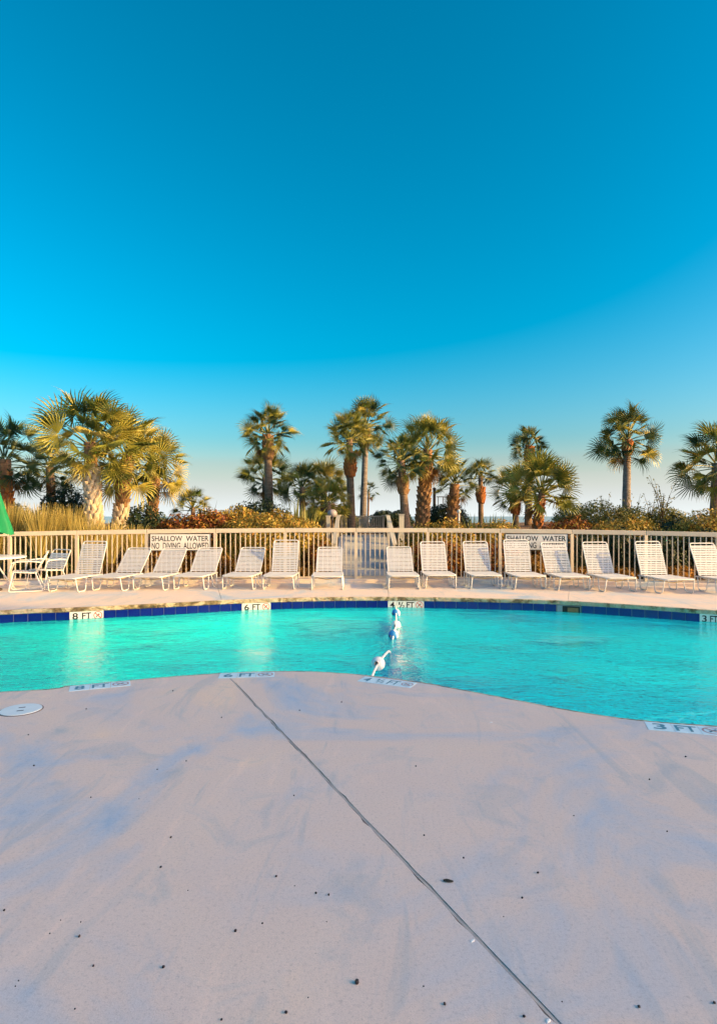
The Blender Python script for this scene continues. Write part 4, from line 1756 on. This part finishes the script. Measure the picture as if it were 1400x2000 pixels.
def shrub(xa, xb, ytop, Y, depth, m, label, size=.045, dens=1.0, cat='shrub', name='shrub', group='shrubs in the planting bed', base=None, lobes=None):
    SHRUB[0] += 1
    rs = np.random.RandomState(SHRUB[0] * 17)
    X0, X1 = px(xa, Y), px(xb, Y)
    zt = at(0, ytop, Y).z
    Xc = (X0 + X1) / 2
    gz = bed_z(Xc, Y) - .03 if base is None else base
    root = empty(name, (Xc, Y, gz))
    tag(root, label, cat, group)
    w = (X1 - X0)
    h = zt - gz
    nl = lobes or max(1, round(w / max(.5, h * .9)))
    Vs = []
    for k in range(nl):
        cx = (k + .5) / nl * w - w / 2 + rs.normal(0, .05)
        hh = h * rs.uniform(.88, 1.06)
        rx = w / nl * .72
        ry = depth / 2 * rs.uniform(.85, 1.1)
        rz = hh * .62
        cz = hh - rz * 1.0
        area = 4 * (rx * ry + rx * rz + ry * rz)
        n = int(min(20000, max(250, area * dens * 1.5 / (size * size * .9))))
        Vs.append(leaf_cloud(rs, n, (cx, rs.normal(0, depth * .06), cz), (rx, ry, rz), size))
    V = np.concatenate(Vs)
    nq = len(V) // 4
    V[:, 2] = np.maximum(V[:, 2], .01)
    me = np_mesh('foliage', V, np.arange(nq * 4).reshape(nq, 4), M[m])
    fo = link('foliage', me, root)
    fo['kind'] = 'stuff'
    mb = MB()
    for k in range(nl * 3):
        a = rs.random() * 6.28
        cx = (k // 3 + .5) / nl * w - w / 2
        q = Vector((cx + math.cos(a) * w / nl * .35, math.sin(a) * depth * .25, h * rs.uniform(.5, .8)))
        mb.tube([(cx, 0, -.02), (cx + (q.x - cx) * .4, q.y * .4, q.z * .5), q], [.018, .012, .006], 5)
    mb.build('stem', M['twig'], root)
    return root


HG = 'hedges behind the fence'
shrub(314, 470, 988, 17.4, 1.5, 'hedge_red', 'dark red and gold leaved hedge mound right of the left palm cluster', cat='hedge', name='hedge', group=HG, dens=2.0)
shrub(440, 606, 985, 17.0, 1.6, 'hedge_gold', 'large golden leaved hedge mound left of the boardwalk', cat='hedge', name='hedge', group=HG, dens=3.2)
shrub(380, 520, 984, 18.0, 1.3, 'hedge_gold', 'golden hedge between the red mound and the big golden mound', cat='hedge', name='hedge', group=HG, dens=2.8)
shrub(455, 560, 974, 19.8, 1.4, 'hedge_dark', 'dark green bush under the slender tall palm', size=.05)
shrub(800, 925, 1008, 16.8, 1.1, 'hedge_gold', 'low clipped golden hedge right of the boardwalk', cat='hedge', name='hedge', group=HG)
shrub(915, 1010, 1010, 17.0, 1.1, 'hedge_gold', 'gold tipped hedge left of the broad low palm', cat='hedge', name='hedge', group=HG)
shrub(1050, 1170, 1003, 16.9, 1.2, 'hedge_red', 'dark reddish hedge behind the right warning sign', cat='hedge', name='hedge', group=HG)
shrub(1150, 1290, 1002, 16.6, 1.2, 'hedge_gold', 'orange tipped hedge below the lone tall palm', cat='hedge', name='hedge', group=HG)
shrub(1275, 1345, 1004, 16.9, 1.2, 'hedge_dark', 'dark green hedge between two orange tipped ones at right', cat='hedge', name='hedge', group=HG)
shrub(1320, 1470, 988, 16.3, 1.3, 'hedge_gold', 'tall golden hedge at the right edge of the photo', cat='hedge', name='hedge', group=HG)
shrub(725, 800, 992, 25.5, 2.0, 'hedge_dark', 'dark bush behind the boardwalk railing', size=.06)
shrub(600, 690, 985, 25.0, 2.0, 'hedge_olive', 'olive bush left of the thick brown trunk, behind the railing', size=.06)
shrub(835, 900, 974, 23.0, 1.6, 'hedge_dark', 'dark rounded bush at the foot of the dark low palm', size=.05)
shrub(1105, 1210, 978, 22.0, 1.5, 'hedge_olive', 'olive wispy bush left of the lone tall palm trunk', size=.05, dens=.7)
shrub(1200, 1330, 982, 22.5, 1.6, 'hedge_olive', 'olive green bush right of the lone tall palm trunk', size=.05, dens=.7)
shrub(1085, 1130, 986, 23.5, 1.2, 'hedge_olive', 'thin olive bush right of the broad low palm', size=.05, dens=.6)
shrub(80, 165, 935, 19.2, 1.6, 'hedge_dark', 'tall nearly black bush left of the white booted trunk', size=.055)
shrub(232, 322, 990, 18.4, 1.3, 'hedge_dark', 'dark bush at the foot of the fibrous trunked palm', size=.05)
shrub(-60, 60, 985, 19.5, 1.5, 'hedge_olive', 'olive bush at the foot of the far left palm', size=.05)
# low amber plants seen between the pickets
LG = 'low amber plants just behind the fence'
for xa, xb, yt, Y, lb in ((205, 300, 1098, 15.6, 'low amber plant behind the two leftmost low chaises'), (292, 372, 1078, 15.7, 'amber plant under the left warning sign'),
                          (365, 445, 1070, 15.75, 'amber plant right of the left warning sign'), (438, 470, 1092, 15.7, 'small amber plant between the fourth and fifth chaise'),
                          (500, 535, 1090, 15.75, 'small amber plant between the fifth and sixth chaise'), (575, 640, 1108, 15.7, 'low amber plant left of the boardwalk foot'),
                          (1030, 1075, 1078, 15.5, 'amber plant behind the right warning sign'), (1105, 1160, 1106, 15.4, 'low amber plant right of the right warning sign'),
                          (1195, 1245, 1102, 15.2, 'low amber plant between the two chaises right of the right sign'), (1300, 1350, 1104, 15.0, 'low amber plant left of the rightmost chaise')):
    shrub(xa, xb, yt, Y, .5, 'bloom', lb, size=.035, dens=.8, cat='plant', name='low_plant', group=LG)
for xa, xb, yt, Y, lb in ((795, 905, 1046, 15.9, 'dark red shrub behind the two tall chaises right of the boardwalk'), (900, 1000, 1048, 15.9, 'dark red shrub left of the right warning sign'),
                          (1105, 1250, 1036, 15.6, 'very dark shrub with hedge shade in its leaf colour, right of the right sign'), (1240, 1420, 1036, 15.3, 'very dark shrub with hedge shade in its leaf colour, at the right edge'),  # dark leaves paint in the hedges' shaded lower sides
                          (600, 655, 1060, 16.0, 'dark red shrub left of the boardwalk ramp'), (30, 130, 1075, 15.8, 'dark shrub behind the dining chairs')):
    shrub(xa, xb, yt, Y, .8, 'hedge_red' if 'red' in lb else 'hedge_dark', lb, size=.04, dens=1.0)


# sparse saplings on the dune
def sapling(xp, ytop, Y, label, n=10, seed=1):
    rg = random.Random(seed)
    p = at(xp, ytop, Y)
    gz = bed_z(p.x, Y)
    h = p.z - gz
    root = empty('sapling', (p.x, Y, gz))
    tag(root, label, 'sapling', 'sparse saplings on the dune')
    mb = MB()
    V = []
    for k in range(n):
        a = rg.random() * 6.28
        sp = h * rg.uniform(.12, .28)
        e = Vector((math.cos(a) * sp, math.sin(a) * sp * .6, h * rg.uniform(.65, 1.0)))
        s = Vector((0, 0, h * rg.uniform(.15, .5)))
        mid_ = (s + e) / 2 + Vector((0, 0, h * .06))
        mb.tube([(0, 0, 0), s, mid_, e], [.014, .011, .007, .004], 5)
        for q in range(16):
            t_ = rg.uniform(.2, 1)
            c = s.lerp(e, t_) + Vector((rg.gauss(0, .04), rg.gauss(0, .04), rg.gauss(0, .05)))
            u = Vector((rg.gauss(0, 1), rg.gauss(0, 1), rg.gauss(0, 1))).normalized()
            w = u.cross(Vector((rg.gauss(0, 1), rg.gauss(0, 1), rg.gauss(0, 1)))).normalized()
            sz = .045 * rg.uniform(.6, 1.2)
            V += [c - u * sz, c - w * sz * .5, c + u * sz, c + w * sz * .5]
    mb.build('stem', M['twig'], root)
    me = np_mesh('foliage', np.array([tuple(v) for v in V]), np.arange(len(V)).reshape(-1, 4), M['hedge_olive'])
    fo = link('foliage', me, root)
    fo['kind'] = 'stuff'


sapling(1294, 926, 22, 'tallest leafy sapling against the sky, left of the right edge palm', 12, 3)
sapling(1270, 955, 22.5, 'shorter sapling just left of the tallest one', 8, 4)
sapling(1183, 962, 22.8, 'thin sapling left of the lone tall palm trunk', 7, 5)
sapling(1237, 960, 22.6, 'thin sapling touching the right side of the lone palm trunk', 6, 6)


# ornamental grass at the left
def grass_tuft(xp, ytop, Y, spread, label, n=420, seed=0):
    rs = np.random.RandomState(seed)
    p = at(xp, ytop, Y)
    gz = bed_z(p.x, Y) - .02
    h = p.z - gz
    root = empty('ornamental_grass', (p.x, Y, gz))
    tag(root, label, 'grass tuft', 'straw grass tufts at left')
    a = rs.random(n) * 6.283
    out = spread * np.sqrt(rs.random(n))
    hh = h * rs.uniform(.55, 1.08, n)
    b0 = np.stack([np.cos(a) * out * .25, np.sin(a) * out * .25, np.zeros(n)], 1)
    m1 = np.stack([np.cos(a) * out * .55, np.sin(a) * out * .55, hh * .6], 1)
    t1 = np.stack([np.cos(a) * out * 1.15, np.sin(a) * out * 1.15, hh], 1)
    b = rs.random(n) * 6.283
    wv = np.stack([np.cos(b), np.sin(b), np.zeros(n)], 1)
    V = np.stack([b0 - wv * .007, b0 + wv * .007, m1 + wv * .008, m1 - wv * .008, t1 + wv * .002, t1 - wv * .002], 1).reshape(-1, 3)
    k = np.arange(n)[:, None] * 6
    Fq = np.concatenate([k + np.array([[0, 1, 2, 3]]), k + np.array([[3, 2, 4, 5]])], 0)
    me = np_mesh('blades', V, Fq, M['straw'])
    fo = link('blades', me, root)
    fo['kind'] = 'stuff'
    return root


gl = ['leftmost straw grass tuft, by the green umbrella', 'straw grass tuft behind the patio table', 'straw grass tuft behind the front armchair', 'straw grass tuft behind the rear armchair',
      'straw grass tuft left of the leftmost chaise', 'straw grass tuft behind the leftmost chaise', 'straw grass tuft in front of the white booted trunk',
      'straw grass tuft between the two booted trunks', 'straw grass tuft left of the left warning sign']
for k, (xp, yt) in enumerate(((-10, 1000), (22, 985), (52, 998), (80, 990), (108, 1000), (138, 992), (170, 1010), (213, 1020), (262, 1030))):
    grass_tuft(xp, yt, 16.1 + .35 * (k % 3), .42, gl[k], 520, k)


# yucca-like blades
def blade_plant(xp, ytop, Y, spread, label, n=60, seed=0, m='yucca'):
    rg = random.Random(seed)
    p = at(xp, ytop, Y)
    gz = bed_z(p.x, Y)
    h = p.z - gz
    root = empty('yucca_plant', (p.x, Y, gz))
    tag(root, label, 'plant', 'spiky yuccas in the bed')
    mb = MB()
    for k in range(n):
        a = rg.random() * 6.28
        e = rg.uniform(.3, 1.45)
        L = h * rg.uniform(.7, 1.0) * (.6 + .4 * math.sin(e))
        d = Vector((math.cos(a) * math.cos(e) * spread, math.sin(a) * math.cos(e) * spread, math.sin(e)))
        s = Vector((-math.sin(a), math.cos(a), 0)) * .022
        q0 = Vector((0, 0, h * .12))
        q1 = q0 + d * L * .5
        q2 = q0 + d * L * .92 - Vector((0, 0, L * .06))
        n0 = len(mb.v)
        mb.v += [tuple(q0 - s), tuple(q0 + s), tuple(q1 + s * 1.2), tuple(q1 - s * 1.2), tuple(q2)]
        mb.f += [(n0, n0 + 1, n0 + 2, n0 + 3), (n0 + 3, n0 + 2, n0 + 4)]
    o = mb.build('blades', M[m], root)
    o['kind'] = 'stuff'


blade_plant(578, 955, 18.6, .55, 'upright yellow green yucca behind the golden hedge', 70, 1)
blade_plant(600, 972, 18.2, .7, 'spreading yellow green yucca right of the upright one', 70, 2)
blade_plant(958, 985, 18.6, 1.1, 'pale green spiky yucca left of the broad low palm', 80, 3)
blade_plant(985, 992, 18.2, 1.1, 'second pale green yucca, nearer to the broad low palm trunk', 70, 4)
blade_plant(925, 988, 18.9, 1.0, 'pale spiky yucca under the small rusty bulb palm', 60, 5)
blade_plant(60, 985, 17.6, .9, 'spiky yucca among the straw grass at left', 60, 6)
blade_plant(405, 965, 20.5, .8, 'dark spiky yucca above the red hedge mound', 50, 7)

# ------------------------------------------------------------------ unseen tower added far right, outside the frame, to shade the near deck
hb = empty('shade_tower', (143, -46, 0))
tag(hb, 'slim pale tower added unseen far to the right to shade the near deck', 'building')
TWX, TWY, TWH = 16.0, 11.6, 69.0
MB().box((0, 0, TWH / 2), (TWX, TWY, TWH)).build('wall', M['stucco'], hb)
MB().box((0, 0, TWH + .2), (TWX + .6, TWY + .6, .4)).build('roof', M['stucco'], hb)
wm = MB().box((0, 0, 0), (.06, 1.8, 1.6)).mesh('window', M['glass'])
bmn = MB().box((0, 0, 0), (1.2, 3.2, .16)).mesh('balcony', M['stucco'])
for fl_ in range(21):
    for k in range(3):
        link('window', wm, hb, (-TWX / 2 - .02, -3.7 + k * 3.7, 2.2 + fl_ * 3.15))
        link('balcony', bmn, hb, (-TWX / 2 - .6, -3.7 + k * 3.7, 1.2 + fl_ * 3.15))
